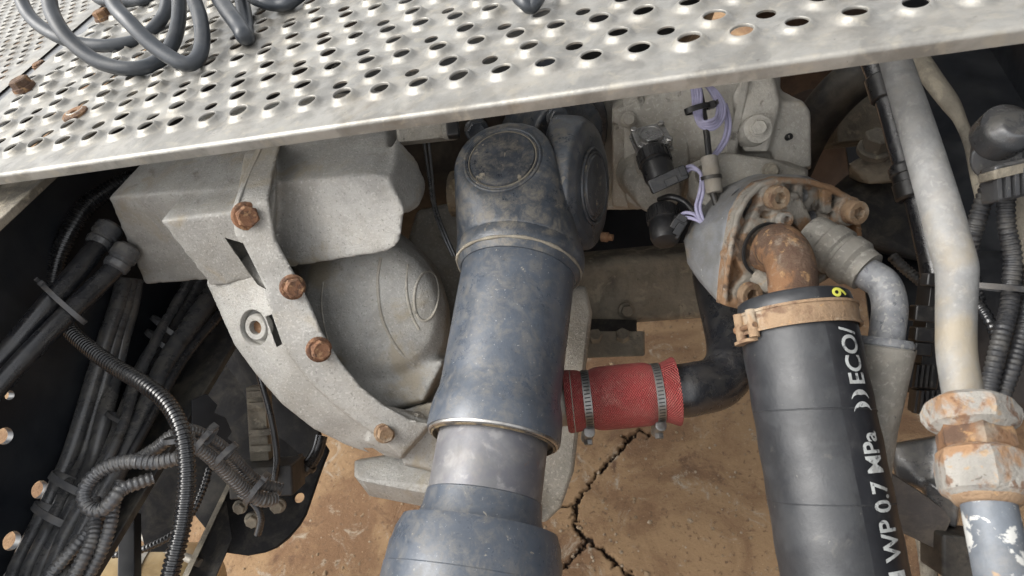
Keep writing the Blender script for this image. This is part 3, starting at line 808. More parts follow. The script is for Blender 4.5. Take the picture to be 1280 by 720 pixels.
    parts.append(bolt(366, 359, .742, a, 12.5, h=.85))
    parts.append(bolt(399, 437, .758, V(.5, .05, -.86), 12.5, h=.85))
    parts.append(bolt(481, 541, .797, V(.35, .1, -.92), 10.5, 'pale_rust', h=.8))
    parts.append(bolt(520, 524, .822, V(.6, .0, -.8), 9, 'dusty_cast', h=.9, flange=1.05))
    # bosses under the bolts
    # gearbox case, also added as dark backing hiding the ground under the deck
    main = hulls('main_case', [[Vector((-.36, .22, 1.03)), Vector((-.06, .26, 1.03)), Vector((-.36, .22, .62)), Vector((-.08, .30, .66)), Vector((-.36, 1.2, 1.03)), Vector((.20, 1.2, 1.03)), Vector((-.36, 1.2, .60)), Vector((.20, 1.2, .60)), Vector((.26, .55, 1.03)), Vector((.30, 1.2, 1.03))]], 'dirty_frame')
    bevel(main, .03, 4); parts.append(main)
    return thing('gearbox', 'grey cast aluminium gearbox with block shaped cover and rusty bolts', 'gearbox', parts)
build_gearbox()

# ================================================================== drive shaft
SA = U(648, 340, .765); SB = U(617, 545, .68); SD = (SB - SA).normalized()
def t_at(py, off=0.0):
    lo, hi = -.3, .6
    for _ in range(50):
        m_ = (lo + hi) / 2
        if PX(SA + SD * m_)[1] < py: lo = m_
        else: hi = m_
    return lo
def build_shaft():
    parts = []
    cap_ax = V(-.22, -.42, -.88); cap_ax = (cap_ax - SD * cap_ax.dot(SD)).normalized()
    dcap = .80
    for _ in range(40):                    # the cap stands 80 mm off the shaft axis, towards the viewer
        cc = U(628, 199, dcap); dcap -= (.080 - (cc - SA).dot(cap_ax)) * .8
    cc = U(628, 199, dcap) - SD * .006
    ear = disc_pts(cc + SD * .006, cap_ax, .0500, .004, 36, .0555) + disc_pts(cc + SD * .006 - cap_ax * .004, cap_ax, .0570, .050, 36, .0590)
    skirt = disc_pts(SA + SD * t_at(322), SD, .0735, .016, 40, .0700)
    yoke = hulls('yoke', [ear + skirt], 'yoke_paint')
    cast(yoke, .0026, 4, .0005)
    T = skin(yoke)
    def ring(R, lift, rad, name, m):
        e1 = (Vector((0, 0, 1)) - cap_ax * cap_ax.z).normalized(); e2 = cap_ax.cross(e1)
        return sweep(name, [(cc + SD * .006 + (e1 * math.cos(k * math.pi / 24) + e2 * math.sin(k * math.pi / 24)) * R + cap_ax * lift, rad) for k in range(49)], m, 8)
    cap = lathe('bearing_cap', cc + SD * .006 - cap_ax * .006, cap_ax, [(0, .0415), (.0068, .0412), (.0074, .0400), (.0062, .0392), (.0062, .0372), (.0082, .0362), (.0090, .030), (.0092, .0)], 'cap_paint', 48)
    adopt(cap, [ring(.0430, .0000, .0020, 'snap_ring', 'yoke_paint'), ring(.0383, .0004, .0009, 'inner_ring', 'mud_steel')])
    parts += [yoke, cap]
    col = lathe('weld_collar', SA, SD, [(t_at(292), .062), (t_at(306), .0700), (t_at(318), .0735), (t_at(326), .0742), (t_at(332), .0735), (t_at(338), .0705), (t_at(345), .066)], 'yoke_paint', 48)
    weld = []
    for k in range(49):
        a = 2 * math.pi * k / 48
        e1 = (Vector((0, 0, 1)) - SD * SD.z).normalized(); e2 = SD.cross(e1)
        weld.append((SA + SD * (t_at(337) + .0008 * math.sin(3 * a)) + (e1 * math.cos(a) + e2 * math.sin(a)) * .0712, .0017 + .0005 * math.sin(13 * a)))
    adopt(col, [sweep('weld_bead', weld, 'mud_steel', 8)])
    parts.append(col)
    tb = t_at(548); te = t_at(515)
    parts.append(lathe('sleeve_tube', SA, SD, [(t_at(330), .0650), (t_at(350), .0642), (te - .028, .0632), (te - .016, .0636), (te - .002, .0668), (te + .006, .0680), (tb - .004, .0684), (tb, .0676), (tb, .0630)], 'shaft_paint', 56, 30))
    parts.append(lathe('seal', SA, SD, [(tb - .012, .0628), (tb + .0035, .0632), (tb + .0045, .0615), (tb + .001, .0605), (tb - .008, .0600), (tb - .010, .0575)], 'grease', 56, 30))
    parts.append(lathe('seal_ring', SA, SD, [(tb - .002, .0665), (tb + .0022, .0660), (tb + .0030, .0640), (tb, .0635)], 'bright_steel', 56, 30))
    ts = t_at(622)
    parts.append(lathe('spline_tube', SA, SD, [(tb - .03, .0555), (ts + .01, .0555)], 'spline_steel', 56))
    t2 = t_at(688)
    parts.append(lathe('tapered_end', SA, SD, [(ts - .001, .0552), (ts + .0004, .0566), (ts + .015, .0580), (ts + .028, .0620), (t2 - .022, .0740), (t2 - .010, .0790), (t2 - .001, .0802), (t2 + .003, .0818), (t2 + .02, .0826), (t2 + .021, .0832), (t2 + .045, .0838), (t2 + .046, .0845), (t2 + .4, .0845)], 'shaft_paint', 64, 25))
    return thing('drive_shaft', 'thick blue grey telescopic drive shaft with universal joint in the centre', 'drive shaft', parts)
build_shaft()

# ---- flange yoke on the gearbox side of the joint
def build_flange_yoke():
    ax = V(.90, .04, -.43)
    c = U(742, 233, .800)
    up = V(-.06, -1, .12)
    ear = hulls('ear', [disc_pts(c, ax, .061, .005, 36, .073) + disc_pts(c - ax * .005, ax, .0760, .022, 36, .0760) + disc_pts(c + up * .050 - ax * .012, ax, .036, .030, 24, .040)], 'yoke_paint')
    cast(ear, .0026, 4, .0006)
    cap = lathe('bearing_cap', c - ax * .004, ax, [(0, .0415), (.0068, .0412), (.0075, .040), (.006, .039), (.006, .037), (.0085, .0355), (.0092, 0)], 'cap_paint', 44)
    e1 = (Vector((0, 0, 1)) - ax * ax.z).normalized(); e2 = ax.cross(e1)
    adopt(cap, [sweep('snap_ring', [(c + (e1 * math.cos(k * math.pi / 24) + e2 * math.sin(k * math.pi / 24)) * .0445 + ax * .0010, .0022) for k in range(49)], 'yoke_paint', 8)])
    fl = hulls('flange', [disc_pts(U(660, 165, .97), V(0, .6, -.8), .115, .03, 36)], 'yoke_paint'); bevel(fl, .004)
    neck = hulls('neck', [disc_pts(U(712, 170, .90), V(.3, .4, -.8), .050, .10, 24, .075)], 'yoke_paint'); cast(neck, .004, 4, .0006)
    b1 = bolt(697, 147, .86, V(.1, .35, -.93), 11, 'yoke_paint', .6); b2 = bolt(596, 163, .93, V(.1, .35, -.93), 12, 'yoke_paint', .6)
    cross = hulls('joint_cross', [disc_pts(U(708, 235, .845), V(1, 0, -.2), .028, .10, 20) + disc_pts(U(660, 240, .86), V(1, 0, -.2), .03, .10, 20)], 'grease')
    nub = lathe('grease_nipple', U(752, 296, .812), V(.9, .1, -.4), [(0, .006), (.008, .006), (.009, .004), (.014, .004)], 'rust', 14)
    return thing('flange_yoke', 'black worn flange yoke ear seen edge on right of the shaft joint', 'yoke', [ear, cap, fl, neck, b1, b2, cross, nub])
build_flange_yoke()

# ================================================================== castings right of the joint
def build_valve_body():
    L = [[(765, 140, .90), (860, 95, .84), (960, 85, .80), (975, 205, .84), (900, 200, .86), (800, 262, .95), (765, 258, .97), (765, 120, 1.05), (970, 70, .98), (980, 210, .98), (770, 262, 1.06)],
         [(972, 128, .80), (1004, 126, .80), (1013, 140, .805), (1014, 208, .825), (985, 216, .83), (965, 200, .83), (970, 110, .90), (1012, 140, .93), (1014, 212, .93), (960, 210, .93)],
         [(935, 85, .79), (965, 90, .785), (975, 128, .79), (960, 190, .81), (930, 190, .82), (915, 120, .80), (930, 85, .9), (975, 90, .9), (975, 190, .92), (920, 190, .92)]]
    body = hulls('body', L, 'lightened_cast'); cast(body, .0036, 5, .0007)
    rib = hulls('rib', [[(928, 98, .785), (938, 98, .785), (905, 205, .83), (918, 205, .83), (928, 98, .85), (938, 98, .85), (905, 205, .88), (918, 205, .88)]], 'lightened_cast'); bevel(rib, .003)
    rib2 = hulls('rib', [[(795, 118, .87), (803, 118, .87), (810, 165, .90), (818, 165, .90), (795, 118, .93), (803, 118, .93), (810, 165, .95), (818, 165, .95)]], 'lightened_cast'); bevel(rib2, .003)
    plinth = hulls('bolt_boss', [disc_pts(U(948, 161, .785), V(-.1, .1, -1), .0165, .04, 20, .019)], 'lightened_cast'); bevel(plinth, .002)
    b = bolt(948, 160, .783, V(-.1, .1, -1), 10, 'lightened_cast', .55, 1.1)
    bs = [b, bolt(903, 210, .815, V(-.2, .1, -1), 11, 'lightened_cast', .5)]
    nz_ = lathe('drain_hole', U(986, 171, .812), V(.1, 0, -1), [(-.004, .004), (.003, .004), (.003, .0025), (-.004, .0025)], 'gasket', 16)
    col = hulls('sensor_column', [[(778, 118, .89), (856, 100, .86), (862, 200, .87), (850, 250, .885), (800, 262, .90), (782, 250, .91), (778, 118, .98), (862, 110, .97), (860, 250, .97), (785, 262, .98)]], 'lightened_cast'); cast(col, .0036, 5, .0007)
    bs += [bolt(870, 246, .865, V(-.1, .1, -1), 9, 'dusty_cast', .6), bolt(842, 118, .865, V(-.1, .1, -1), 8, 'dusty_cast', .5), bolt(786, 150, .885, V(-.1, .1, -1), 8, 'dusty_cast', .5)]
    side = hulls('side_wall', [[(742, 128, 1.0), (772, 120, .98), (792, 255, 1.0), (786, 262, 1.0), (748, 262, 1.02), (742, 128, 1.1), (780, 120, 1.1), (792, 262, 1.1)]], 'lightened_cast'); bevel(side, .01, 3)
    return thing('valve_body', 'dusty grey cast valve body under the deck edge right of centre', 'valve body', [body, rib, rib2, plinth, nz_, side, col] + bs)
build_valve_body()

def build_pump():
    fn = V(.26, .24, -.935)                 # the way its rusty face looks
    O = U(985, 300, .735)
    def F(px, py, out=0.0):                # on the face
        v = RX * ((px - 640) / FPX) + RY * ((py - 360) / FPX) + RZ
        return CAM + v * ((O - CAM).dot(fn) / v.dot(fn)) + fn * out
    outl = [(905, 382), (908, 345), (913, 310), (921, 268), (934, 244), (950, 229), (975, 222), (1010, 223), (1040, 231), (1062, 244), (1075, 262), (1078, 300), (1060, 330), (1030, 352), (985, 375), (945, 392)]
    face = [F(x, y) for x, y in outl]
    back = [F(x, y, -.016) for x, y in outl]
    floor = prism('web_floor', [F(x, y, -.0095) for x, y in outl], 'ochre_cast', .006, -fn, 0)
    cs = []
    for x, y, r in ((947, 250, .0100), (942, 268, .0075), (1048, 253, .0095), (1022, 274, .0085), (1004, 296, .0075), (1012, 246, .0075)):
        cs.append(lathe('cutter', F(x, y, .01), -fn, [(0, r), (.06, r)], 'ochre_cast', 20))
    cut(floor, cs)
    L = []
    closed = outl + [outl[0]]
    cen = F(985, 305)
    for (x0, y0), (x1, y1) in zip(closed, closed[1:]):       # outer wall of the face
        a0, a1 = F(x0, y0), F(x1, y1)
        i0, i1 = a0 + (cen - a0).normalized() * .0065, a1 + (cen - a1).normalized() * .0065
        L.append([p + fn * z for p in (a0, a1, i0, i1) for z in (.001, -.016)])
    def boss(x, y, r, top=.002): L.append(disc_pts(F(x, y, top), fn, r, .016, 22, r * 1.08))
    def web(p, q, w0=.006, w1=.006, top=-.001): L.append(disc_pts(F(*p, top), fn, w0, .014, 12) + disc_pts(F(*q, top), fn, w1, .014, 12))
    boss(966, 246, .0165); boss(1060, 264, .0165, .004); boss(975, 273, .0115, .004); boss(933, 366, .0170); boss(957, 312, .0345, .001); boss(1030, 300, .020, .001)
    web((990, 250), (1014, 300), .0085, .0100, .004); web((950, 262), (940, 285), .005, .006); web((966, 246), (990, 250), .008, .007); web((1060, 264), (1040, 296), .009, .009)
    web((933, 366), (945, 340), .010, .012); web((975, 273), (966, 292), .008, .009); web((1000, 232), (1000, 250), .005, .006); web((1036, 238), (1036, 262), .006, .006); web((913, 320), (932, 315), .005, .007)
    plate = hulls('face_plate', L, 'ochre_cast'); cast(plate, .0019, 2, .0004)
    rim = sweep('edge_rim', [(F(x, y, -.001), .0034) for x, y in [(907, 372), (909, 345), (914, 312), (922, 270), (935, 247), (951, 232), (976, 226), (1010, 227), (1038, 235), (1060, 248), (1072, 264)]], 'ochre_cast', 10)
    # cone shaped body behind the face
    bodyL = [[F(x, y, -.0125) for x, y in outl] + [U(853, 300, .80), U(858, 330, .80), U(872, 350, .80), U(870, 280, .82), U(880, 240, .84), U(930, 215, .86), U(1000, 215, .87), U(915, 385, .80)]]
    body = hulls('body', bodyL, 'pump_cast'); cast(body, .0032, 4, .0005)
    cs = []
    for x, y, r in ((947, 250, .0098), (942, 268, .0073), (1048, 253, .0093), (1022, 274, .0083), (1004, 296, .0073), (1012, 246, .0073)):
        cs.append(lathe('cutter', F(x, y, .01), -fn, [(0, r), (.045, r)], 'gasket', 20))
    cut(body, cs)
    # collar the housing bolts on with
    ear = hulls('mounting_ear', [[(862, 205, .82), (900, 190, .80), (960, 198, .79), (1010, 215, .80), (1010, 228, .80), (940, 232, .79), (880, 258, .80), (860, 250, .83), (862, 205, .87), (1010, 205, .87), (1010, 230, .87), (870, 250, .87)]], 'dusty_cast'); cast(ear, .0034, 4, .0006)
    B = []
    def fb(x, y, r, m='pale_rust', h=.6, sock=True, out=.0):
        p = PX(F(x, y, out)); B.append(bolt(p[0], p[1], p[2], fn, r, m, h, 1.1, sock))
    fb(966, 246, 15, 'pale_rust', .9); fb(1060, 264, 15, 'pale_rust', .9, out=.004); fb(975, 273, 10, 'white_rust', .8, out=.004)
    fb(933, 366, 15, 'pale_rust', .8); 
    B.append(bolt(884, 218, .80, V(-.1, .1, -1), 12, 'mud_steel', .6, 1.2)); B.append(bolt(963, 214, .79, V(-.1, .1, -1), 9, 'mud_steel', .6, 1.2))
    stud = lathe('stud_boss', F(944, 345, -.002), (F(958, 357, .022) - F(944, 345)).normalized(), [(0, .0095), (.020, .0095), (.022, .0085), (.022, .005), (.018, .005)], 'ochre_cast', 20)
    gk = band('gasket_ring', F(957, 312, .001), fn, .0275, .0275, RX, .006, .0028, 'gasket')
    # rusty outlet elbow
    elp = [(F(957, 312, -.006), .0245), (F(962, 312, .010), .0243), (U(973, 308, .690), .0240), (U(984, 320, .672), .0238), (U(990, 342, .664), .0236), (U(992, 372, .658), .0234), (U(996, 400, .655), .0234)]
    el = sweep('outlet_elbow', spline(elp, 8), 'rust', 30)
    return thing('coolant_housing', 'grey cast coolant housing with rust stained bolted face and outlet elbow', 'coolant housing', [plate, floor, rim, body, ear, stud, gk, el] + B)
build_pump()

# ---- large black hose with lettering
HA = U(990, 374, .657); HB = U(1062, 760, .585); HD = (HB - HA).normalized(); HR = .0530
def build_hose():
    L = (HB - HA).length
    prof = [(0, .0245), (0, .0360), (.004, .0400), (.012, .0425), (.03, .0440), (.05, .0500), (.062, .0528)] 
    body = lathe('hose', HA, HD, [(0, .030), (0, .0490), (.002, .0515)] + [(.002 + (L + .25) * k / 60, .0530 + .0004 * math.sin(k * 1.3)) for k in range(1, 61)], 'hose_rubber', 64, 50)
    # the printed band along the hose has a darker rubber colour
    body.data.materials.append(MATS['hose_band'])
    e1 = (-RZ - HD * (-RZ).dot(HD)).normalized(); e2 = HD.cross(e1)
    if e2.dot(RX) < 0: e2 = -e2
    def ang(p):
        q = p - HA; q = q - HD * q.dot(HD); return math.degrees(math.atan2(q.dot(e2), q.dot(e1)))
    c0 = WL[body.name]
    for p in body.data.polygons:
        a = ang(p.center + c0)
        if 4 < a < 95: p.material_index = 1
    def H(t, a, r=HR):
        a = math.radians(a); return HA + HD * t + (e1 * math.cos(a) + e2 * math.sin(a)) * r
    # faint wrap seams across the hose
    parts = [body]
    for t in (.105, .185, .262):
        parts.append(sweep('wrap_seam', [(H(t + .010 * (a + 90) / 180, a, HR - .0002), .0009) for a in range(-100, 101, 8)], 'hose_rubber', 6))
    def text(s, t0, t1, a_mid, cap, m, name='lettering'):
        """print s on the hose reading towards the clamp, from t0 (start) to t1"""
        cu = bpy.data.curves.new('t', 'FONT'); cu.body = s; cu.size = 1.0; cu.resolution_u = 6
        cu.offset = .018
        ob = bpy.data.objects.new('t', cu); COL.objects.link(ob)
        bpy.context.view_layer.update()
        me = bpy.data.meshes.new_from_object(ob.evaluated_get(bpy.context.evaluated_depsgraph_get()))
        bpy.data.objects.remove(ob); bpy.data.curves.remove(cu)
        bm = bmesh.new(); bm.from_mesh(me); bpy.data.meshes.remove(me)
        bmesh.ops.triangulate(bm, faces=bm.faces)
        for _ in range(2):
            bmesh.ops.subdivide_edges(bm, edges=[e for e in bm.edges if e.calc_length() > .12], cuts=1)
            bmesh.ops.triangulate(bm, faces=bm.faces)
        xs = [v.co.x for v in bm.verts]; x0, x1 = min(xs), max(xs)
        bm.verts.index_update(); vs = []
        for v in bm.verts:
            t = t0 + (t1 - t0) * (v.co.x - x0) / (x1 - x0)
            up = v.co.y / .69                       # 0 at the foot, 1 at cap height
            da = math.degrees((up - .5) * cap / HR)
            sl = .0
            vs.append(H(t, a_mid - da, HR + .0006))
        fs = [[v.index for v in f.verts] for f in bm.faces]; bm.free()
        return mk(name, vs, fs, m, False)
    tz = lambda py: next(k * .001 for k in range(600) if PX(H(k * .001, 31))[1] >= py)
    parts.append(text('WP 0.7 MPa', tz(700), tz(538), 26, .0185, 'hose_print'))
    parts.append(text('ECO/', tz(478), tz(408), 26, .0185, 'hose_print'))
    parts.append(text('9', .0115, .0030, 26, .017, 'yellow_print'))
    parts.append(text('1', tz(722), tz(712), 26, .0185, 'hose_print'))
    # the two crescents of the mark
    for k in (0, 1):
        tc = tz(497); vs = []; fs = []
        for i in range(17):
            f = -75 + 150 * i / 16; fr = math.radians(f); w = .0075 * math.cos(fr * .98)
            for rr in (.0115, .0115 - max(.0003, w)):
                y = rr * math.sin(fr); x = rr * math.cos(fr) + (.0 if rr > .0114 else .0025)
                vs.append(H(tc + .008 - x * 1.0 - k * .0105 + .006, 26 + math.degrees(y / HR) * 1.0, HR + .0006))
        for i in range(16): fs.append([i * 2, i * 2 + 1, i * 2 + 3, i * 2 + 2])
        parts.append(mk('crescent_mark', vs, fs, 'hose_print', False))
    thing('coolant_hose', 'thick black rubber hose with white lettering running down at right', 'hose', parts)
    # rusty T-bolt clamp
    tcl = .0235
    C = H(tcl, 0, 0)
    kk = [band('strap', C, HD, HR + .0012, HR + .0012, e1, .020, .0016, 'pale_rust')]
    kk.append(band('edge_bead', C - HD * .0092, HD, HR + .0020, HR + .0020, e1, .0025, .002, 'pale_rust'))
    kk.append(band('edge_bead', C + HD * .0092, HD, HR + .0020, HR + .0020, e1, .0025, .002, 'pale_rust'))
    lug = H(tcl + .004, -74, HR + .006)
    outw = (H(tcl, -74, 1) - H(tcl, -74, 0)).normalized(); tg = HD.cross(outw)
    for sgn in (-1, 1):
        kk.append(hulls('lug', [disc_pts(lug + HD * .011 + tg * .010 * sgn - outw * .003, HD, .0050, .026, 16)], 'pale_rust'))
    kk.append(hulls('lug_frame', [disc_pts(lug + HD * .014 - outw * .006, HD, .009, .003, 16) + disc_pts(lug + HD * .014 + tg * .014 - outw * .006, HD, .008, .003, 16)], 'pale_rust'))
    kk.append(lathe('tension_bolt', lug + tg * .015 - outw * .002, -tg, [(0, .0040), (.005, .0040), (.005, .0026), (.03, .0026)], 'rust', 14))
    thing('hose_clamp', 'rusty wide band clamp round the top end of the black hose', 'hose clamp', kk)
build_hose()

# ---- bent steel pipe with crimped fitting beside it
def build_bent_pipe():
    A = U(1012, 292, .735); B = U(1084, 340, .690); D = (B - A).normalized(); L = (B - A).length
    fit = lathe('crimp_fitting', A, D, [(0, .0215), (.005, .0235), (L * .30, .0240), (L * .32, .0262), (L * .52, .0268), (L * .55, .0240), (L * .60, .0240), (L * .62, .0262), (L * .80, .0262), (L * .86, .0225), (L, .0215), (L, .017)], 'ochre_cast', 36, 30)
    fit.data.materials.clear(); fit.data.materials.append(MATS['dusty_zinc'])
    pipe = sweep('pipe', spline([(A + D * L * .8, .0165), (U(1084, 342, .690), .0165), (U(1104, 356, .683), .0166), (U(1112, 382, .676), .0166), (U(1109, 415, .672), .0165), (U(1104, 450, .670), .0165)], 10), 'speckled_steel', 28)
    P = U(1107, 428, .671); Q = U(1086, 600, .668); d2 = (Q - P).normalized()
    ring = lathe('sleeve_ring', P - d2 * .004, d2, [(0, .0235), (.004, .0262), (.007, .0262), (.009, .0245)], 'mud_steel', 32)
    ring.data.materials.clear(); ring.data.materials.append(MATS['speckled_steel'])
    sl = lathe('sleeve', P, d2, [(0, .019), (.005, .0258), (.006, .0268), (.02, .0260), ((Q - P).length * .62, .0200), ((Q - P).length, .0190), ((Q - P).length + .06, .0185)], 'dusty_zinc', 32, 40)
    lp = hulls('sleeve_edge', [[P + d2 * .006 + RX * .024 - RZ * .012, P + d2 * .008 + RX * .029 - RZ * .006, Q - d2 * .055 + RX * .019 - RZ * .006, P + d2 * .006 + RX * .024, Q - d2 * .055 + RX * .017]], 'dusty_zinc')
    thing('bent_pipe', 'speckled grey bent steel pipe with crimped end and tapered dusty sleeve', 'pipe', [fit, pipe, ring, sl, lp])
build_bent_pipe()

# ---- red silicone hose and its black elbow
def build_red_hose():
    A = U(708, 502, .775); B = U(846, 489, .765); D = (B - A).normalized(); L = (B - A).length
    r = .0335
    prof = [(0, .029), (-.001, .0345), (.002, .0362), (.012, .0352)]
    for k in range(1, 30):
        t = .012 + (L - .024) * k / 30
        bul = .0016 * math.sin(math.pi * (t / L)) - .0042 * math.exp(-((t - .024) / .007) ** 2) - .0042 * math.exp(-((t - L + .022) / .007) ** 2)
        prof.append((t, .0348 + bul))
    prof += [(L - .011, .0352), (L - .002, .0392), (L, .0385), (L + .001, .030)]
    D2 = D; up = Vector((0, 0, 1)); e1 = (up - D * up.dot(D)).normalized(); e2 = D.cross(e1)
    seg = 48; vs = []; fs = []; uvs = []
    for t, rr in prof:
        for k in range(seg):
            a = 2 * math.pi * k / seg
            vs.append(A + D * t + (e1 * math.cos(a) + e2 * math.sin(a)) * rr); uvs.append((t * 12, k / seg * 2.6 if k <= seg / 2 else (seg - k) / seg * 2.6))
    for i in range(len(prof) - 1):
        for k in range(seg):
            k2 = (k + 1) % seg; fs.append([i * seg + k, i * seg + k2, (i + 1) * seg + k2, (i + 1) * seg + k])
    red = mk('coolant_hose', vs, fs, 'red_silicone', True, uvs, 60)
    tag(red, 'short red silicone hose beside the drive shaft', 'hose')
    st = []
    for k in range(49):
        a = 2 * math.pi * k / 48
        st.append((A + D * .007 + (e1 * math.cos(a) + e2 * math.sin(a)) * .0356, .0006))
    adopt(red, [sweep('stitch_line', st, 'beige_sleeve', 6)])
    for t, lab in ((.024, 'worm drive clamp on the shaft side of the red hose'), (L - .022, 'worm drive clamp on the elbow side of the red hose')):
        C = A + D * t
        kk = [band('strap', C, D, .0328, .0328, e1, .0090, .0011, 'clamp_steel')]
        # thread slots pressed into the band
        mxs = []
        vv = []; ff = []
        for k in range(26):
            a = math.radians(-120 + 7.2 * k)
            q = (-RZ - D * (-RZ).dot(D)).normalized(); w = D.cross(q)
            o = q * math.cos(a) + w * math.sin(a); tn = D.cross(o)
            cc_ = C + o * .03392
            b0 = len(vv)
            for sx, sy in ((-1, -.8), (1, -1), (1, -.2), (-1, .0)): vv.append(cc_ + D * (sx * .0032) + tn * (sy * .0016) + o * .0003)
            ff.append([b0, b0 + 1, b0 + 2, b0 + 3])
        kk.append(mk('thread_slots', vv, ff, 'gasket', False))
        kk[-1]['kind'] = 'stuff'
        hp = C + (V(0, 1, -.15)).normalized() * .0405
        kk.append(hulls('worm_housing', [disc_pts(hp + V(.05, -.5, -.8) * .012, V(.05, -.5, -.8), .0065, .022, 14) + disc_pts(hp + V(.05, -.5, -.8) * .010 - V(0, 1, 0) * .006, V(.05, -.5, -.8), .006, .018, 14)], 'clamp_steel'))
        kk.append(lathe('worm_screw', hp + V(.05, .9, -.3) * .004, V(.05, .9, -.3), [(0, .0052), (.006, .0052), (.0065, .0042), (.0045, .004)], 'clamp_steel', 6, 20))
        thing('hose_clamp', lab, 'hose clamp', kk)
    stub = lathe('pipe_stub', A - D * .12, D, [(0, .0275), (.135, .0275)], 'stub_steel', 36)
    tag(stub, 'bare metal pipe stub entering the red hose from behind the shaft', 'pipe')
    el = sweep('elbow_pipe', spline([(B - D * .02, .0305), (B + D * .004, .0305), (U(868, 486, .765), .0303), (U(897, 478, .775), .0303), (U(914, 455, .79), .0303), (U(914, 425, .815), .0300), (U(904, 385, .85), .0295), (U(893, 340, .89), .029), (U(890, 300, .93), .029)], 10), 'black_rubber', 30)
    tag(el, 'black curved coolant elbow between the red hose and the housing', 'pipe')
build_red_hose()

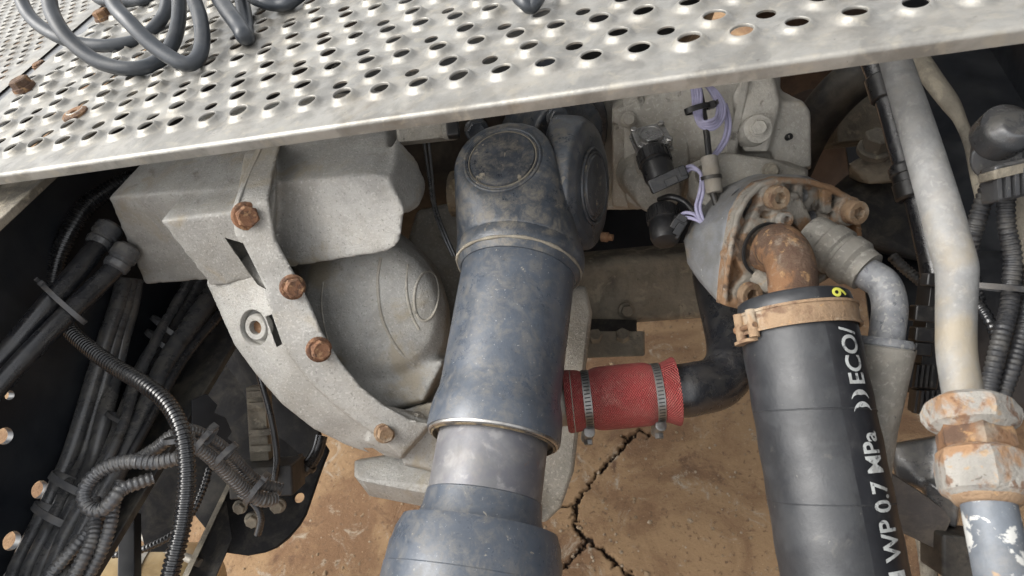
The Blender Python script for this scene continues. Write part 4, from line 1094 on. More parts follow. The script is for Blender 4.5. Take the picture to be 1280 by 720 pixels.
# ================================================================== sensors and wiring
def build_sensors():
    # upper sensor: square metal plate with four screws, black round plug below it
    an = V(-.15, -.62, -.77)
    P = U(814, 172, .835)
    ex = V(.97, -.13, .1); ex = (ex - an * ex.dot(an)).normalized(); ey = an.cross(ex)
    pl = box('square_plate', P, ex * .0215, ey * .0205, an * .0035, 'bright_steel', .003)
    pl2 = box('lower_plate', P - an * .008, ex * .0225, ey * .0215, an * .0025, 'bright_steel', .003)
    ring = lathe('round_cap', P + an * .002, an, [(0, .0155), (.004, .0155), (.006, .0145), (.006, .0125), (.0045, .0120), (.0050, .0)], 'bright_steel', 32)
    sc = []
    for sx in (-1, 1):
        for sy in (-1, 1):
            q = P + ex * sx * .0175 + ey * sy * .0165
            sc.append(lathe('screw', q + an * .002, an, [(0, .0042), (.004, .0042), (.0052, .003), (.0045, .001)], 'bright_steel', 14))
    body = hulls('sensor_body', [disc_pts(P - an * .010, an, .019, .05, 24, .022)], 'dusty_cast'); bevel(body, .003)
    thing('pressure_sensor', 'square metal sensor head with four corner screws above a black plug', 'sensor', [pl, pl2, ring, body] + sc)
    # plug hanging off it
    def plug(px, py, d, dirn, r, label, arm=None):
        A = U(px, py, d); D = dirn
        k = [lathe('plug_body', A, D, [(0, r), (.004, r * 1.06), (.018, r * 1.06), (.019, r * .96), (.022, r * .96), (.024, r * 1.02), (.040, r * 1.0), (.047, r * .85), (.050, r * .5)], 'black_plastic', 30, 30)]
        e1 = (Vector((0, 0, 1)) - D * D.z).normalized(); e2 = D.cross(e1)
        for i in range(18):
            a = 2 * math.pi * i / 18; o = e1 * math.cos(a) + e2 * math.sin(a); tn = D.cross(o)
            k.append(box('grip_rib', A + D * .011 + o * r * 1.07, D * .0075, tn * .0011, o * .0010, 'black_plastic', 0))
        if arm:
            a0, a1 = U(*arm[0]), U(*arm[1]); dd = (a1 - a0).normalized(); w = V(0, 1, .1); w = (w - dd * w.dot(dd)).normalized(); h = dd.cross(w)
            k.append(box('plug_arm', (a0 + a1) / 2, dd * ((a1 - a0).length / 2), w * .0085, h * .008, 'black_plastic', .002))
            k.append(box('latch', a0.lerp(a1, .55) - RZ * .0085 + RY * .004, dd * .0075, w * .004, h * .0025, 'black_plastic', .0006))
            k.append(box('latch', a0.lerp(a1, .85) - RZ * .0085 - RY * .002, dd * .0035, w * .006, h * .0025, 'black_plastic', .0006))
        return thing('cable_plug', label, 'plug', k)
    plug(815, 190, .828, V(.12, .72, -.40), .0185, 'ribbed black plug with side arm under the square sensor', ((812, 235, .800), (858, 214, .792)))
    plug(828, 262, .825, V(-.02, .80, -.45), .0180, 'ribbed black plug below the pair of lavender wires', ((838, 296, .80), (852, 272, .797)))
    hs_ = hulls('sensor_mount', [disc_pts(U(824, 240, .87), V(0, .3, -.95), .030, .05, 24, .034) + disc_pts(U(808, 222, .88), V(0, .3, -.95), .03, .05, 24, .034)], 'dusty_cast'); cast(hs_, .0034, 4, .0006)
    tag(hs_, 'dusty cast boss holding the two black plugs', 'sensor mount')
    # black cable with pale sleeve
    c1 = sweep('cable', spline(wp([(868, 90, .80, 4), (876, 120, .80, 4), (883, 165, .79, 4.2), (886, 195, .782, 4.2), (889, 232, .778, 4.4), (896, 258, .776, 4.6), (893, 272, .78, 4.6), (882, 276, .79, 4.4), (870, 268, .80, 4.2), (855, 252, .81, 4.2), (838, 246, .815, 4.2), (824, 250, .83, 4)]), 10), 'thin_cable', 14)
    tag(c1, 'thin black cable hanging beside the lavender wires and looping back to the plug', 'cable')
    sA = U(886, 196, .780); sB = U(893, 241, .775); sD = (sB - sA).normalized(); sL = (sB - sA).length
    slv = lathe('cable_sleeve', sA, sD, [(0, .0062), (0, .0088), (.002, .0098), (sL * .3, .0094), (sL * .33, .0101), (sL * .6, .0097), (sL * .95, .0099), (sL, .0088), (sL, .006)], 'beige_sleeve', 24)
    tag(slv, 'pale fabric sleeve tied round the thin black cable', 'sleeve')
    cable_tie('thin black tie round the pale cable sleeve', (889, 222), .777, (.12, .98), 11, 11, 4.5, None, 'thin_cable')
    # lavender wires, each one its own
    W = []
    for i in range(4):
        o = i * 3.4; rr = 2.4
        pts = [(862 + o, 92, .80 - i * .003, rr), (866 + o, 118, .797 - i * .003, rr), (868 + o * .8, 140, .794, rr), (876 + o * .3, 158 - i * 2, .79 - i * .002, rr), (892, 161 - i * 4, .788 - i * .002, rr), (904 - i * 2.5, 148 - i * 2, .79, rr), (905 - i * 3, 130, .794, rr), (893 - i * 3, 112 - i, .80, rr), (878 - i * 3, 104, .806, rr), (872, 92, .81, rr)]
        W.append(sweep('wire', spline(wp(pts), 10), 'lavender_wire', 10))
    for i in range(2):
        o = i * 5
        pts = [(902 + o, 130, .80, 2.4), (908 + o * .9, 152, .798, 2.4), (905 + o, 172, .796, 2.4), (897 + o, 186, .795, 2.4), (890 + o * .5, 196, .79, 2.4), (886, 206, .79, 2.2)]
        W.append(sweep('wire', spline(wp(pts), 10), 'lavender_wire', 10))
    thing('wire_bundle', 'coil of lavender wires hanging from under the deck', 'wires', W)
    W2 = []
    for i in range(2):
        pts = [(858, 215 - i * 6, .792, 2.4), (866, 211 - i * 3, .788, 2.4), (876, 218, .782, 2.4), (879 - i * 4, 238, .778, 2.4), (875 - i * 5, 258, .778, 2.4), (878 - i * 4, 272, .778, 2.4), (880 - i * 3, 279 - i * 3, .778, 2.4), (868, 274 - i * 6, .784, 2.4), (856, 272 - i * 6, .79, 2.4), (848, 278 - i * 6, .795, 2.4)]
        W2.append(sweep('wire', spline(wp(pts), 10), 'lavender_wire', 10))
    thing('wire_bundle', 'pair of lavender wires joining the two black plugs', 'wires', W2)
    cable_tie('black tie with square head round the lavender wire coil', (872, 136), .793, (.25, .96), 15, 10, 7, 185, 'black_plastic')
build_sensors()

# ================================================================== right-hand side
def build_union_pipe():
    P = [(1112, 52, .600, 20.5), (1130, 110, .585, 22.3), (1152, 180, .565, 25.1), (1176, 262, .545, 27.9), (1186, 300, .535, 28.8), (1195, 332, .530, 28.8), (1196, 352, .528, 27.9), (1195, 400, .520, 27.0), (1196, 445, .512, 27.0), (1206, 505, .500, 27.9)]
    pipe = tube('pipe', P, 'galvanised', 32)
    A = U(1207, 492, .497); B = U(1262, 760, .430); D = (B - A).normalized()
    def tt(py): return next(k * .0005 for k in range(900) if PX(A + D * k * .0005)[1] >= py)
    t1, t2, t3, t4 = tt(498), tt(540), tt(560), tt(625)
    def hexnut(name, ta, tb, r, m, ph=0.2, roll=.003):
        rows = [(ta, r * .72, .0), (ta + roll, r * .97, .25), (ta + roll * 2.2, r * 1.02, 1), (tb - roll * 2.2, r * 1.02, 1), (tb - roll, r * .97, .25), (tb, r * .75, .0)]
        e1 = (-RZ - D * (-RZ).dot(D)).normalized(); e2 = D.cross(e1); seg = 48; vs = []; fs = []
        for t, rad, hx in rows:
            for k in range(seg):
                a = 2 * math.pi * k / seg; h = .91 / math.cos((a % (math.pi / 3)) - math.pi / 6) * .98
                rr = rad * (hx * h + (1 - hx) * .97)
                vs.append(A + D * t + (e1 * math.cos(a + ph) + e2 * math.sin(a + ph)) * rr)
        for i in range(len(rows) - 1):
            for k in range(seg):
                k2 = (k + 1) % seg; fs.append([i * seg + k, i * seg + k2, (i + 1) * seg + k2, (i + 1) * seg + k])
        fs.append(list(range(seg))[::-1]); fs.append([(len(rows) - 1) * seg + k for k in range(seg)])
        return mk(name, vs, fs, m, True, None, 28)
    n1 = hexnut('nut', t1, t2, .0300, 'white_rust', .1, .0045)
    mid = lathe('union_ring', A, D, [(t2 - .006, .022), (t2 - .004, .0238), (t2 + .002, .0252), (t3, .0252), (t3 + .004, .023), (t3 + .005, .02)], 'rust', 6, 20)
    n2 = hexnut('nut', t3, t4, .0285, 'white_rust', .35, .0045)
    brass = lathe('collar', A, D, [(t4 - .012, .0228), (t4 - .002, .0230), (t4 + .003, .0195), (t4 + .004, .016)], 'pale_rust', 36)
    low = lathe('lower_pipe', A, D, [(t4 - .01, .0168), (t4 + .30, .0168)], 'chipped_paint', 36)
    return thing('union_pipe', 'pale galvanised pipe with a large rusty union nut near the right edge', 'pipe', [pipe, n1, mid, n2, brass, low])
build_union_pipe()

t = tube('brake_pipe', [(1140, 60, .74, 14), (1165, 98, .73, 14), (1187, 128, .72, 13), (1200, 150, .715, 9), (1212, 180, .71, 8), (1219, 215, .705, 8), (1226, 250, .70, 7)], 'mud_steel', 20)
tag(t, 'thin dusty pipe curving down behind the galvanised pipe', 'pipe')
bh = [tube('hose', [(1085, 60, .84, 17), (1108, 120, .82, 17), (1126, 185, .80, 17), (1146, 250, .785, 17), (1160, 300, .77, 19), (1170, 350, .76, 20), (1172, 420, .75, 20), (1165, 520, .74, 20)], 'black_rubber', 22)]
ca, cb = U(1130, 205, .793), U(1142, 245, .785)
bh.append(lathe('cuff', ca, (cb - ca).normalized(), [(0, .0165), (.003, .0185), (.012, .0185), (.013, .0172), (.022, .0172), (.023, .0190), ((cb - ca).length, .0195), ((cb - ca).length + .003, .0175)], 'black_plastic', 28, 30))
ca, cb = U(1100, 95, .826), U(1112, 135, .817)
bh.append(lathe('cuff', ca, (cb - ca).normalized(), [(0, .0165), (.002, .0182), (.03, .0182), (.032, .0165)], 'black_plastic', 28, 30))
thing('air_hose', 'black ribbed-cuff hose partly hidden behind the galvanised pipe', 'hose', bh)

# bolted spring bracket deep in the shade
brk = hulls('bracket_body', [[(1060, 205, .98), (1090, 190, .96), (1120, 200, .95), (1130, 225, .95), (1085, 230, .97), (1060, 225, 1.05), (1130, 230, 1.04), (1090, 190, 1.04)]], 'mud_steel'); cast(brk, .004, 3, .0008)
bb = bolt(1093, 186, .950, V(-.15, -.6, -.78), 16, 'mud_steel', 1.2, 1.25)
plate = hulls('base_plate', [[(1010, 262, 1.0), (1060, 218, 1.04), (1140, 200, 1.0), (1165, 330, .95), (1085, 290, .96), (1020, 290, .98), (1010, 262, 1.2), (1140, 200, 1.2), (1165, 330, 1.1), (1020, 300, 1.15)]], 'dirty_frame'); bevel(plate, .006)
thing('spring_bracket', 'muddy bracket with one big hex bolt on a black mount', 'bracket', [brk, bb, plate])
cp = tube('intake_pipe', [(990, 215, 1.15, 25), (1012, 165, 1.10, 27), (1040, 125, 1.06, 29), (1075, 95, 1.02, 30), (1120, 75, .98, 30)], 'dirty_frame', 28)
tag(cp, 'wide dark pipe curving away under the deck at upper right', 'pipe')
dr = hulls('drum', [disc_pts(U(1050, 195, 1.35), V(.1, .3, -.95), .13, .10, 40)], 'brown_dirt'); bevel(dr, .008)
blk = box('block', U(1066, 150, 1.12), V(.9, -.1, .1) * .045, V(.1, .95, 0) * .04, V(0, 0, 1) * .03, 'mud_steel', .004)
thing('brake_drum', 'brown dusty drum in the dark behind the coolant housing', 'brake drum', [dr, blk])

# brown sheet added to close the view onto lit ground at upper right
ig = prism('brown_backing_sheet', [Vector((.30, 1.05, 1.10)), Vector((.95, 1.05, 1.10)), Vector((.95, 1.05, .35)), Vector((.30, 1.05, .35))], 'brown_dirt', .02, Vector((0, 1, 0)), .002)
tag(ig, 'added brown backing sheet far under the deck behind the bolted bracket', 'backing sheet')

def build_valve():
    k = []
    c = U(1262, 158, .585)
    k.append(hulls('ball_cap', [disc_pts(c + V(0, 0, -1) * .012, V(-.1, -.3, -.95), .013, .01, 24, .02) + disc_pts(c, V(-.1, -.3, -.95), .0225, .022, 28, .0225) + disc_pts(c - V(-.1, -.3, -.95) * .022, V(-.1, -.3, -.95), .0215, .01, 24, .015)], 'dusty_hose')); cast(k[-1], .002, 4, .0005)
    k.append(hulls('neck', [disc_pts(U(1244, 200, .60), V(-.5, .4, -.75), .0195, .03, 24, .018) + disc_pts(U(1270, 190, .60), V(.2, .3, -.9), .018, .03, 20, .018)], 'dusty_hose')); cast(k[-1], .002, 4, .0005)
    k.append(box('connector', U(1263, 226, .580), V(.95, -.22, .1) * .022, V(.2, .95, .2) * .016, V(.1, 0, 1) * .012, 'dusty_hose', .003))
    k.append(box('connector_lip', U(1264, 214, .572), V(.95, -.22, .1) * .024, V(.2, .95, .2) * .004, V(.1, 0, 1) * .012, 'mud_steel', .002))
    for i in range(4):
        k.append(box('latch_rib', U(1247 + i * 11, 234 - i * 2.6, .565), V(.95, -.22, .1) * .002, V(.2, .95, .2) * .011, V(.1, 0, 1) * .003, 'dusty_hose', .0006))
    k.append(lathe('screw', c + V(.5, -.5, -.7) * .021, V(.4, -.5, -.8), [(0, .006), (.005, .006), (.006, .004)], 'bright_steel', 16))
    thing('solenoid_valve', 'grimy round valve with a square connector at the right edge', 'valve', k)
build_valve()

def con(name, label, pts, m='dusty_conduit', pitch=.0048, amp=.13, group=None, cat='conduit'):
    return tag(corrugated(name, pts, m, pitch, amp), label, cat, group)
con('conduit', 'short corrugated conduit under the grimy round valve', [(1240, 225, .615, 13), (1230, 250, .615, 13), (1220, 280, .62, 13), (1212, 310, .63, 13), (1212, 340, .65, 13), (1222, 380, .66, 12)], 'black_conduit')
con('conduit', 'corrugated conduit running down from the square connector', [(1258, 240, .60, 13), (1258, 280, .60, 13), (1266, 320, .60, 13), (1264, 350, .60, 13), (1261, 385, .595, 13), (1250, 427, .585, 13), (1239, 474, .58, 13), (1232, 520, .58, 13)], 'black_conduit')
con('conduit', 'corrugated conduit at the right edge beside the rusty nut', [(1290, 330, .60, 12), (1288, 370, .595, 12), (1279, 413, .59, 12), (1265, 463, .58, 12), (1252, 500, .58, 12), (1245, 540, .58, 12)], 'black_conduit')
con('conduit', 'short glossy corrugated conduit behind the galvanised pipe', [(1215, 372, .64, 9), (1227, 386, .635, 9), (1237, 402, .63, 9), (1245, 420, .63, 9), (1248, 440, .64, 9)], 'conduit_plastic')
con('conduit', 'thin corrugated conduit left of the galvanised pipe', [(1115, 320, .86, 8), (1130, 335, .85, 8), (1148, 350, .84, 8), (1168, 368, .83, 8)], 'black_conduit')
cable_tie('grey strap across the conduits beside the galvanised pipe', (1250, 360), .598, (-.1, 1), 36, 18, 7, None)
st = tube('grease_pipe', [(1275, 235, .62, 12), (1278, 270, .62, 12), (1284, 300, .62, 11), (1290, 340, .62, 11)], 'mud_steel', 18)
tag(st, 'short beige pipe end at the right edge below the valve', 'pipe')
bt = box('side_tank', U(1240, 420, .80), V(.9, 0, .2) * .07, V(0, 1, .1) * .10, V(0, 0, 1) * .03, 'hose_rubber', .02)
tag(bt, 'dark blue grey casing behind the conduits at right', 'casing')

def build_connectors():
    k = []
    base = box('connector_block', U(1162, 420, .70), V(.98, .1, .1) * .013, V(-.12, .98, 0) * .062, V(.1, 0, 1) * .014, 'black_plastic', .003)
    k.append(base)
    for i, (x, y, w, h) in enumerate(((1153, 392, 14, 10), (1152, 418, 13, 9), (1150, 436, 12, 8), (1164, 350, 10, 8))):
        k.append(box('latch', U(x, y, .683), V(.98, .1, .1) * (w * mpp(.69)), V(-.12, .98, 0) * (h * mpp(.69)), V(.1, 0, 1) * .008, 'black_plastic', .002))
    for y0, xx in ((470, 1151), (502, 1157)):
        k.append(box('plug_shell', U(xx, y0, .690), V(.98, .1, .1) * (17 * mpp(.69)), V(-.12, .98, 0) * (15 * mpp(.69)), V(.1, 0, 1) * .012, 'black_plastic', .003))
        for i in range(5):
            k.append(box('grip_rib', U(xx - 13 + i * 6.5, y0, .674), V(.98, .1, .1) * (1.6 * mpp(.69)), V(-.12, .98, 0) * (14 * mpp(.69)), V(.1, 0, 1) * .003, 'black_plastic', .0006))
    thing('plug_stack', 'stack of ribbed black plastic plugs left of the galvanised pipe', 'plug', k)
build_connectors()
def build_manifold():
    k = []
    L = [[(1112, 555, .74), (1175, 545, .71), (1182, 600, .70), (1165, 615, .70), (1120, 600, .73), (1112, 555, .84), (1190, 540, .82), (1190, 610, .80), (1120, 605, .82)],
         [(1160, 600, .70), (1200, 625, .68), (1195, 660, .69), (1150, 640, .71), (1160, 600, .8), (1205, 625, .8), (1195, 665, .8), (1150, 645, .8)]]
    k.append(hulls('body', L, 'dusty_hose')); cast(k[0], .003, 5, .0006)
    k.append(prism('brown_guard', [(1095, 580, .715), (1112, 590, .71), (1150, 615, .70), (1192, 645, .69), (1172, 688, .695), (1140, 672, .70), (1110, 658, .71), (1090, 650, .72)], 'brown_panel', .006, None, .001))
    k.append(box('lower_block', U(1205, 690, .70), V(.98, .1, 0) * .035, V(0, 1, 0) * .022, V(0, 0, 1) * .02, 'dirty_frame', .003))
    thing('manifold', 'dusty black manifold with a brown guard plate beside the lettered hose', 'manifold', k)
    a = tube('drain_rod', [(1152, 660, .86, 12), (1158, 690, .85, 12), (1164, 740, .84, 12)], 'mud_steel', 16)
    tag(a, 'short dusty rod at the bottom beside the brown guard', 'rod')
    a = tube('drain_rod', [(1176, 672, .84, 11), (1184, 705, .83, 12), (1190, 740, .82, 12)], 'mud_steel', 16)
    tag(a, 'second dusty rod at the bottom under the rusty union', 'rod')
build_manifold()

# ================================================================== left-hand side: hoses, conduits, brackets
FZ = .77
def dh(px, py, z, gap=.016):          # depth of a hose resting in the rail: on the flange, but never through the web
    p = Zp(px, py, z)
    return depth(p) if p.x > -.645 + gap else depth(Xp(px, py, -.645 + gap))
def build_left():
    # pair of thick black hoses with swivel elbows
    def pair(label, pts, e0, e1):
        h = tube('hose', pts, 'black_rubber', 24)
        a, b = U(*e0), U(*e1); D = (b - a).normalized(); L = (b - a).length
        f = lathe('elbow_fitting', a, D, [(0, .0125), (.002, .0155), (.010, .0165), (.012, .0150), (.016, .0150), (.018, .0175), (L, .0175), (L + .004, .014)], 'tie_plastic', 26, 30)
        f.data.materials.clear(); f.data.materials.append(MATS['dusty_hose'])
        thing('air_hose', label, 'hose', [h, f])
    pair('thick black hose, upper of the crossing pair at left', [(-260, 760, .62, 15), (-130, 600, .68, 15), (-40, 492, .74, 15), (10, 438, .775, 15), (60, 380, .815, 15), (100, 335, .855, 15), (126, 302, .89, 14)], (120, 308, .885), (138, 284, .90))
    pair('thick black hose, lower of the crossing pair at left', [(-260, 800, .59, 15), (-130, 640, .65, 15), (-40, 530, .71, 15), (10, 470, .75, 15), (60, 417, .795, 15), (110, 368, .845, 15), (146, 333, .88, 14)], (142, 337, .875), (160, 312, .89))
    cable_tie('loose cable tie with square head round the two crossing hoses', (80, 380), .824, (.67, -.74, .4), 34, 19, 6, 172)
    # long conduit passing under the pair and dropping at the front
    con('conduit', 'long glossy black corrugated conduit sweeping over the hose bundle', [(170, 222, .97, 13), (140, 236, .95, 13.5), (108, 258, .93, 14), (84, 295, .915, 14), (70, 335, .91, 14), (68, 370, .905, 13), (80, 402, .88, 12.5), (100, 426, .855, 12), (140, 456, .82, 12), (180, 480, .795, 12), (208, 503, .78, 12), (226, 535, .765, 12), (233, 575, .755, 12.2), (233, 615, .745, 12.5), (227, 660, .735, 13), (216, 705, .725, 13.5), (204, 750, .72, 13.5), (170, 850, .72, 13.5), (110, 980, .73, 13.5)], 'conduit_plastic', .0052, .15)
    # bundle of smooth hoses lying in the rail
    hz = FZ + .018
    for i, (o, zz, lab) in enumerate(((0, 0, 'leftmost smooth black hose of the bundle lying in the frame rail'), (17, .004, 'second smooth black hose from the left in the rail bundle'), (33, .002, 'third smooth black hose from the left in the rail bundle'))):
        L = [(-60 + o, 880), (8 + o, 740), (22 + o, 705), (45 + o, 660), (66 + o, 615), (86 + o * .95, 572), (103 + o * .85, 520), (118 + o * .75, 470), (132 + o * .6, 425), (146 + o * .5, 385), (156 + o * .4, 350)]
        tag(tube('air_hose', [(x, y, dh(x, y, hz + zz + .012 * i * (y < 560)), 11.5) for x, y in L], 'dusty_hose', 20), lab, 'hose', 'hoses in the rail')
    for i, (L, lab, r) in enumerate((
        ([(258, 340), (244, 362), (222, 396), (200, 430), (180, 462), (163, 505), (148, 545), (128, 590), (100, 640), (78, 680), (60, 730)], 'dusty hose along the middle of the frame rail', 11),
        ([(280, 345), (266, 368), (244, 400), (222, 432), (205, 460), (188, 500), (165, 548), (143, 595), (112, 650), (88, 700), (75, 740)], 'dusty hose along the outer side of the frame rail', 12),
        ([(300, 360), (276, 392), (248, 425), (226, 455), (206, 490), (182, 535), (160, 575)], 'thin black line along the flange edge of the frame rail', 5.5),
        ([(236, 352), (218, 384), (204, 408), (188, 440), (170, 478), (158, 520), (140, 565), (118, 600)], 'slim grey hose squeezed between the dusty rail hoses', 6))):
        tag(tube('air_hose', [(x, y, dh(x, y, FZ + .03 + .004 * i + (.012 if i == 3 else 0)), r * 1.2) for x, y in L], 'dusty_hose' if i != 2 else 'black_rubber', 20), lab, 'hose', 'hoses in the rail')
    # ties round the bundles
    d = dh(92, 607, hz + .01)
    cable_tie('wide grey tie round the rail hoses, upper of two', (92, 607), d - .004, (.47, -.88, .25), 31, 15, 9, 8)
    d = dh(70, 645, hz + .01)
    cable_tie('wide grey tie round the rail hoses, lower of two', (70, 645), d - .004, (.47, -.88, .25), 30, 15, 9, 8)
    d = dz(212, 415, FZ + .035)
    cable_tie('dark tie round the dusty hoses, upper of two close together', (213, 412), d, (.58, -.80, .2), 27, 17, 6, 30)
    d = dz(206, 428, FZ + .035)
    cable_tie('dark tie round the dusty hoses, lower of two close together', (206, 430), d, (.58, -.80, .2), 27, 17, 6, None)
    d = dz(160, 527, FZ + .035)
    cable_tie('thin tie round the dusty hoses in the middle of the rail', (158, 527), d, (.42, -.9, .2), 26, 15, 5, None)
    # grey corrugated conduits looping over the flange
    con('conduit', 'looped grey corrugated conduit turning back on itself', [(224, 572, .79, 10.5), (195, 578, .785, 11), (160, 577, .78, 11), (132, 585, .775, 11), (113, 600, .77, 11), (104, 619, .765, 11), (112, 636, .762, 11), (128, 637, .762, 11), (141, 625, .765, 11), (152, 612, .775, 10.5), (172, 604, .785, 10), (192, 597, .795, 10)], 'dusty_conduit', .0062, .14)
    con('conduit', 'grey corrugated conduit at the back of the looped cluster', [(236, 535, .82, 9), (215, 545, .815, 10), (196, 560, .812, 10), (170, 574, .81, 9), (140, 578, .81, 8), (120, 590, .81, 8)], 'dusty_conduit', .0055)
    con('conduit', 'grey corrugated conduit dropping to the bottom edge, leftmost of three', [(150, 610, .80, 9), (128, 640, .79, 9.5), (108, 668, .775, 10), (86, 692, .76, 10.5), (62, 720, .75, 11), (40, 750, .74, 11), (-20, 840, .73, 11)], 'dusty_conduit', .0055)
    con('conduit', 'grey corrugated conduit dropping to the bottom edge, middle of three', [(118, 622, .79, 9), (119, 650, .78, 10), (115, 675, .765, 10.5), (103, 700, .75, 11), (88, 730, .74, 11.5), (78, 760, .73, 11.5), (30, 860, .73, 11.5)], 'dusty_conduit', .0055)
    con('conduit', 'grey corrugated conduit dropping to the bottom edge, rightmost of three', [(150, 600, .80, 8), (143, 630, .79, 9), (137, 660, .775, 9.5), (126, 690, .765, 10), (110, 720, .755, 10.5), (98, 750, .75, 11), (60, 850, .74, 11)], 'dusty_conduit', .0055)
    # pair of conduits to the sensor
    con('conduit', 'upper of two corrugated conduits leading to the dusty sensor', [(226, 535, .80, 9), (246, 540, .82, 9), (272, 555, .85, 9), (292, 574, .88, 9.5), (308, 592, .90, 9.5), (326, 605, .915, 9.5), (352, 612, .93, 9)], 'dusty_conduit', .0050)
    con('conduit', 'lower of two corrugated conduits leading to the dusty sensor', [(224, 552, .79, 9), (246, 560, .81, 9), (268, 576, .835, 9.5), (290, 598, .86, 9.5), (310, 616, .885, 10), (330, 625, .90, 10), (345, 622, .915, 9)], 'dusty_conduit', .0050)
    cable_tie('tie with upright head round the two sensor conduits near the rail', (256, 551), .815, (.8, .6), 20, 14, 7, 200)
    cable_tie('tie round the middle of the two sensor conduits', (280, 570), .842, (.72, .7), 20, 14, 7, 80)
    cable_tie('tie round the far end of the two sensor conduits', (320, 613), .893, (.8, .6), 20, 14, 7, 190)
    cable_tie('grey tie holding the long conduit to the grey conduits', (224, 548), .78, (.15, 1), 16, 18, 6, None)
    # black mount plate with slotted edge
    pl = prism('clip_plate', [(240, 500, .93), (258, 492, .95), (272, 506, .95), (268, 516, .95), (282, 522, .96), (290, 540, .965), (284, 548, .96), (296, 556, .97), (292, 575, .965), (262, 560, .94), (240, 530, .93)], 'frame_paint', .004, None, .0006)
    tag(pl, 'small black plate with notched edge behind the sensor conduits', 'plate')
    # hanging bracket with rounded corner
    P = U(330, 600, 1.12)
    outl = [(262, 402, 1.28), (330, 418, 1.25), (402, 548, 1.14), (411, 562, 1.13), (403, 582, 1.12), (382, 642, 1.08), (374, 656, 1.075), (360, 672, 1.065), (345, 684, 1.06), (330, 690, 1.055), (308, 694, 1.055), (280, 690, 1.06), (240, 640, 1.09), (215, 560, 1.15)]
    hb = prism('plate', outl, 'matte_black', .008, None, 0)
    a = U(371, 620, 1.09)
    nrm = (U(411, 562, 1.13) - P).cross(U(308, 694, 1.055) - P).normalized()
    cut(hb, [lathe('cutter', a + nrm * .06, -nrm, [(0, .0085), (.14, .0085)], 'dirty_frame', 24)]); bevel(hb, .0015, 2)
    up = prism('upright', [(300, 400, 1.10), (345, 402, 1.12), (372, 470, 1.12), (400, 545, 1.12), (372, 590, 1.13), (330, 560, 1.16), (300, 480, 1.18), (270, 440, 1.20)], 'matte_black', .006, None, .001)  # dark sheet in place of the black background above the bracket plate
    thing('hanging_bracket', 'black bracket plate with rounded corner and one round hole', 'bracket', [hb, up])
    # dusty sensor block with its black lead
    k = [box('body', U(326, 528, 1.02), V(.98, -.04, .1) * .0135, V(.06, .99, 0) * .056, V(0, 0, 1) * .014, 'mud_steel', .002)]
    for y in (492, 506, 540, 560):
        k.append(box('ridge', U(325.5 + (y - 528) * .05, y, 1.003), V(.98, -.04, .1) * .0155, V(.06, .99, 0) * .0045, V(0, 0, 1) * .006, 'mud_steel', .001))
    k.append(box('base', U(335, 596, 1.0), V(.98, -.04, .1) * .045, V(.06, .99, 0) * .022, V(0, 0, 1) * .03, 'dirty_frame', .003))
    k.append(bolt(300, 634, 1.0, V(.1, .2, -1), 7, 'mud_steel')); k.append(bolt(316, 650, 1.0, V(.1, .2, -1), 8, 'mud_steel')); k.append(bolt(347, 632, .99, V(.1, .2, -1), 8, 'mud_steel'))
    thing('level_sensor', 'dusty tan ribbed sensor standing in the dark under the gearbox flange', 'sensor', k)
    tag(tube('cable', [(318, 440, 1.0, 4.5), (326, 474, .985, 4.5), (336, 510, .975, 4.5), (343, 545, .97, 4.5), (346, 575, .965, 4.5), (343, 600, .965, 4.5)], 'black_rubber', 14), 'black lead running down past the dusty sensor', 'cable')
    tag(tube('cable', [(300, 618, .96, 5), (318, 630, .95, 5), (326, 648, .95, 5), (322, 668, .955, 5)], 'black_rubber', 14), 'short black lead bent below the sensor conduits', 'cable')
    tag(tube('air_hose', [(402, 545, 1.08, 8), (396, 566, 1.07, 8), (384, 584, 1.055, 8.5), (366, 598, 1.04, 8.5), (350, 606, 1.02, 8)], 'black_rubber', 16), 'black hose end curving along the bracket corner', 'hose')
    cable_tie('black tie with long tail on the hose at the bracket corner', (385, 582), 1.053, (-.6, .75), 10, 10, 5, 10, 'black_plastic')
    # leaning strut, tank and rod at the bottom
    dkp = prism('dark_backing_panel', [(170, 640, 1.02), (196, 592, 1.04), (228, 560, 1.05), (262, 560, 1.06), (262, 600, 1.05), (238, 640, 1.03), (214, 690, 1.0), (182, 690, 1.0)], 'matte_black', .006, None, .001)  # dark panel added where bright ground showed behind the hoses
    st = hulls('strut', [[(288, 600, 1.12), (318, 612, 1.12), (262, 740, 1.02), (222, 740, 1.02), (288, 600, 1.18), (318, 612, 1.18), (262, 740, 1.1), (222, 740, 1.1)]], 'dirty_frame'); bevel(st, .005)
    st2 = hulls('strut_lip', [[(284, 604, 1.10), (290, 604, 1.10), (226, 740, 1.0), (218, 740, 1.0), (284, 604, 1.13), (290, 604, 1.13), (226, 740, 1.04), (218, 740, 1.04)]], 'mud_steel')
    thing('strut', 'dark leaning channel strut below the frame rail', 'strut', [st, st2, dkp])
    a = U(120, 760, 1.20); b = U(262, 752, 1.22); D = (b - a).normalized()
    tk = lathe('shell', a, D, [(-.2, .09), (-.19, .10), (.10, .105), (.16, .103), (.19, .095), (.205, .07), (.21, 0)], 'brass_tank', 48, 50)
    thing('air_tank', 'tan metal air tank end at the bottom left under the rail', 'tank', [tk, band('strap', a + D * .09, D, .1055, .1055, RY, .02, .002, 'stub_steel')])
    tag(tube('tie_rod', [(160, 660, 1.08, 6), (200, 682, 1.06, 6), (250, 704, 1.04, 6)], 'stub_steel', 16), 'pale straight rod above the tan air tank', 'rod')
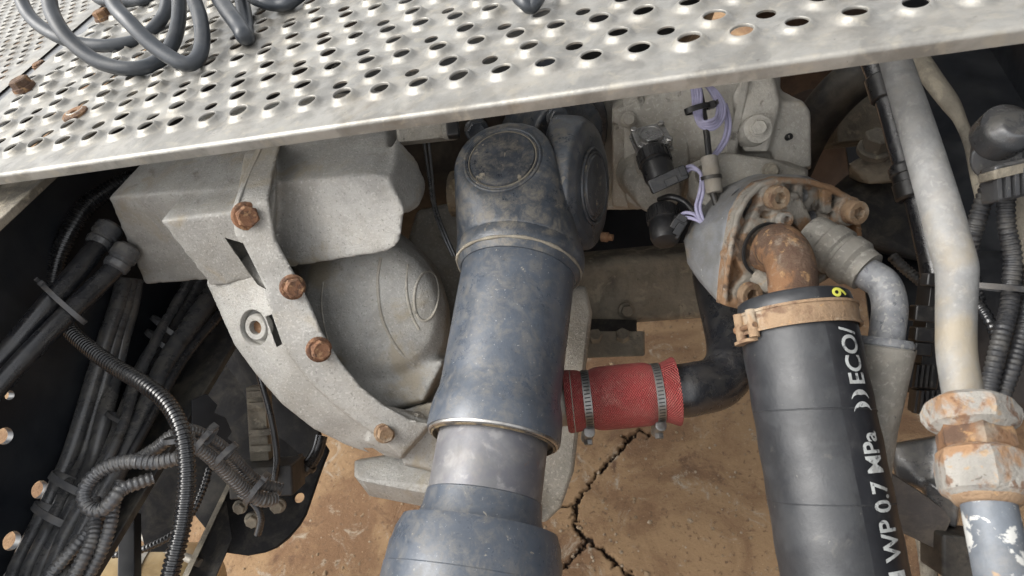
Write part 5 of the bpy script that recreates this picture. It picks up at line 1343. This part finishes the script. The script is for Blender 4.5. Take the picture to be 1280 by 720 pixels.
    con('conduit', 'thin black corrugated conduit hanging below the flange edge', [(262, 585, 1.0, 5), (253, 614, .99, 5), (238, 645, .98, 5), (216, 668, .97, 5.2), (192, 681, .97, 5.2), (168, 690, .97, 5.2), (140, 694, .97, 5.2)], 'conduit_plastic', .0058, .2)
    ps = prism('flat_post', [(148, 640, .95), (168, 640, .95), (168, 760, .90), (146, 760, .90)], 'frame_paint', .02, None, .001)
    tag(ps, 'black upright flat bar under the frame rail at bottom left', 'bar')
build_left()

sg = prism('black_backing_sheet', [Vector((.40, .12, .62)), Vector((.66, .06, .62)), Vector((.80, 1.04, .62)), Vector((.46, 1.04, .62))], 'frame_paint', .008, Vector((0, 0, -1)), .001)  # black sheet added to darken the lit ground behind the pipes
tag(sg, 'added black backing sheet under the pipes at upper right', 'backing sheet')

# small fittings in the shade under the deck edge
k = [box('bar', U(535, 166, .80), V(1, -.14, .15) * .036, V(.1, 1, 0) * .010, V(0, 0, 1) * .010, 'dusty_cast', .004),
     box('clip', U(566, 160, .775), V(1, -.14, .15) * .007, V(.1, 1, 0) * .011, V(0, 0, 1) * .010, 'black_plastic', .002),
     lathe('end_stop', U(553, 162, .785), V(1, -.14, .15), [(0, .010), (.004, .013), (.012, .013), (.014, .010)], 'dusty_zinc', 20)]
thing('clip_bar', 'short dusty bar with a clip under the deck edge beside the joint', 'bar', k)
for i in range(2):
    tag(tube('wire', [(530 + i * 6, 178, .90, 2), (536 + i * 4, 220, .89, 2), (541 + i * 3, 255, .88, 2), (550 + i * 4, 285, .87, 2), (566 + i * 3, 320, .87, 2)], 'dusty_hose', 8),
        ('thin grey wire hanging beside the gearbox, nearer the cover' if i == 0 else 'thin grey wire hanging beside the gearbox, nearer the shaft'), 'wire')

# loose grit on the ground
def build_grit():
    rnd = random.Random(3); vs = []; fs = []
    for i in range(900):
        if i % 3: x, y = rnd.uniform(-.5, .35), rnd.uniform(-.1, .75)
        else: x, y = rnd.uniform(-1.3, -.4), rnd.uniform(-.2, .6)
        r = rnd.uniform(.0012, .0045) * (1 if rnd.random() < .9 else 1.8)
        z = .012 * noise.noise(Vector((x * 1.3, y * 1.3, 4))) + .004 * noise.noise(Vector((x * 9, y * 9, 1)))
        b = len(vs); a0 = rnd.uniform(0, 6)
        for k in range(5):
            a = a0 + k * 1.2566; q = r * rnd.uniform(.7, 1.2); vs.append(Vector((x + q * math.cos(a), y + q * math.sin(a), z + r * .25)))
        for k in range(5):
            a = a0 + k * 1.2566; vs.append(Vector((x + r * .8 * math.cos(a), y + r * .8 * math.sin(a), z - .002)))
        vs.append(Vector((x + r * .2, y, z + r * rnd.uniform(.5, .8))))
        for k in range(5):
            k2 = (k + 1) % 5; fs.append([b + k, b + k2, b + 10]); fs.append([b + 5 + k, b + 5 + k2, b + k2, b + k])
    mat('grit_stone', (.21, .145, .085), .95, 0, [((.29, .235, .17), 40, .5, .6, 3, .8), ((.10, .065, .04), 55, .55, .65, 3, .8)])
    o = mk('grit', vs, fs, 'grit_stone', False)
    tag(o, 'loose grit scattered over the concrete ground', 'grit', kind='stuff')
build_grit()
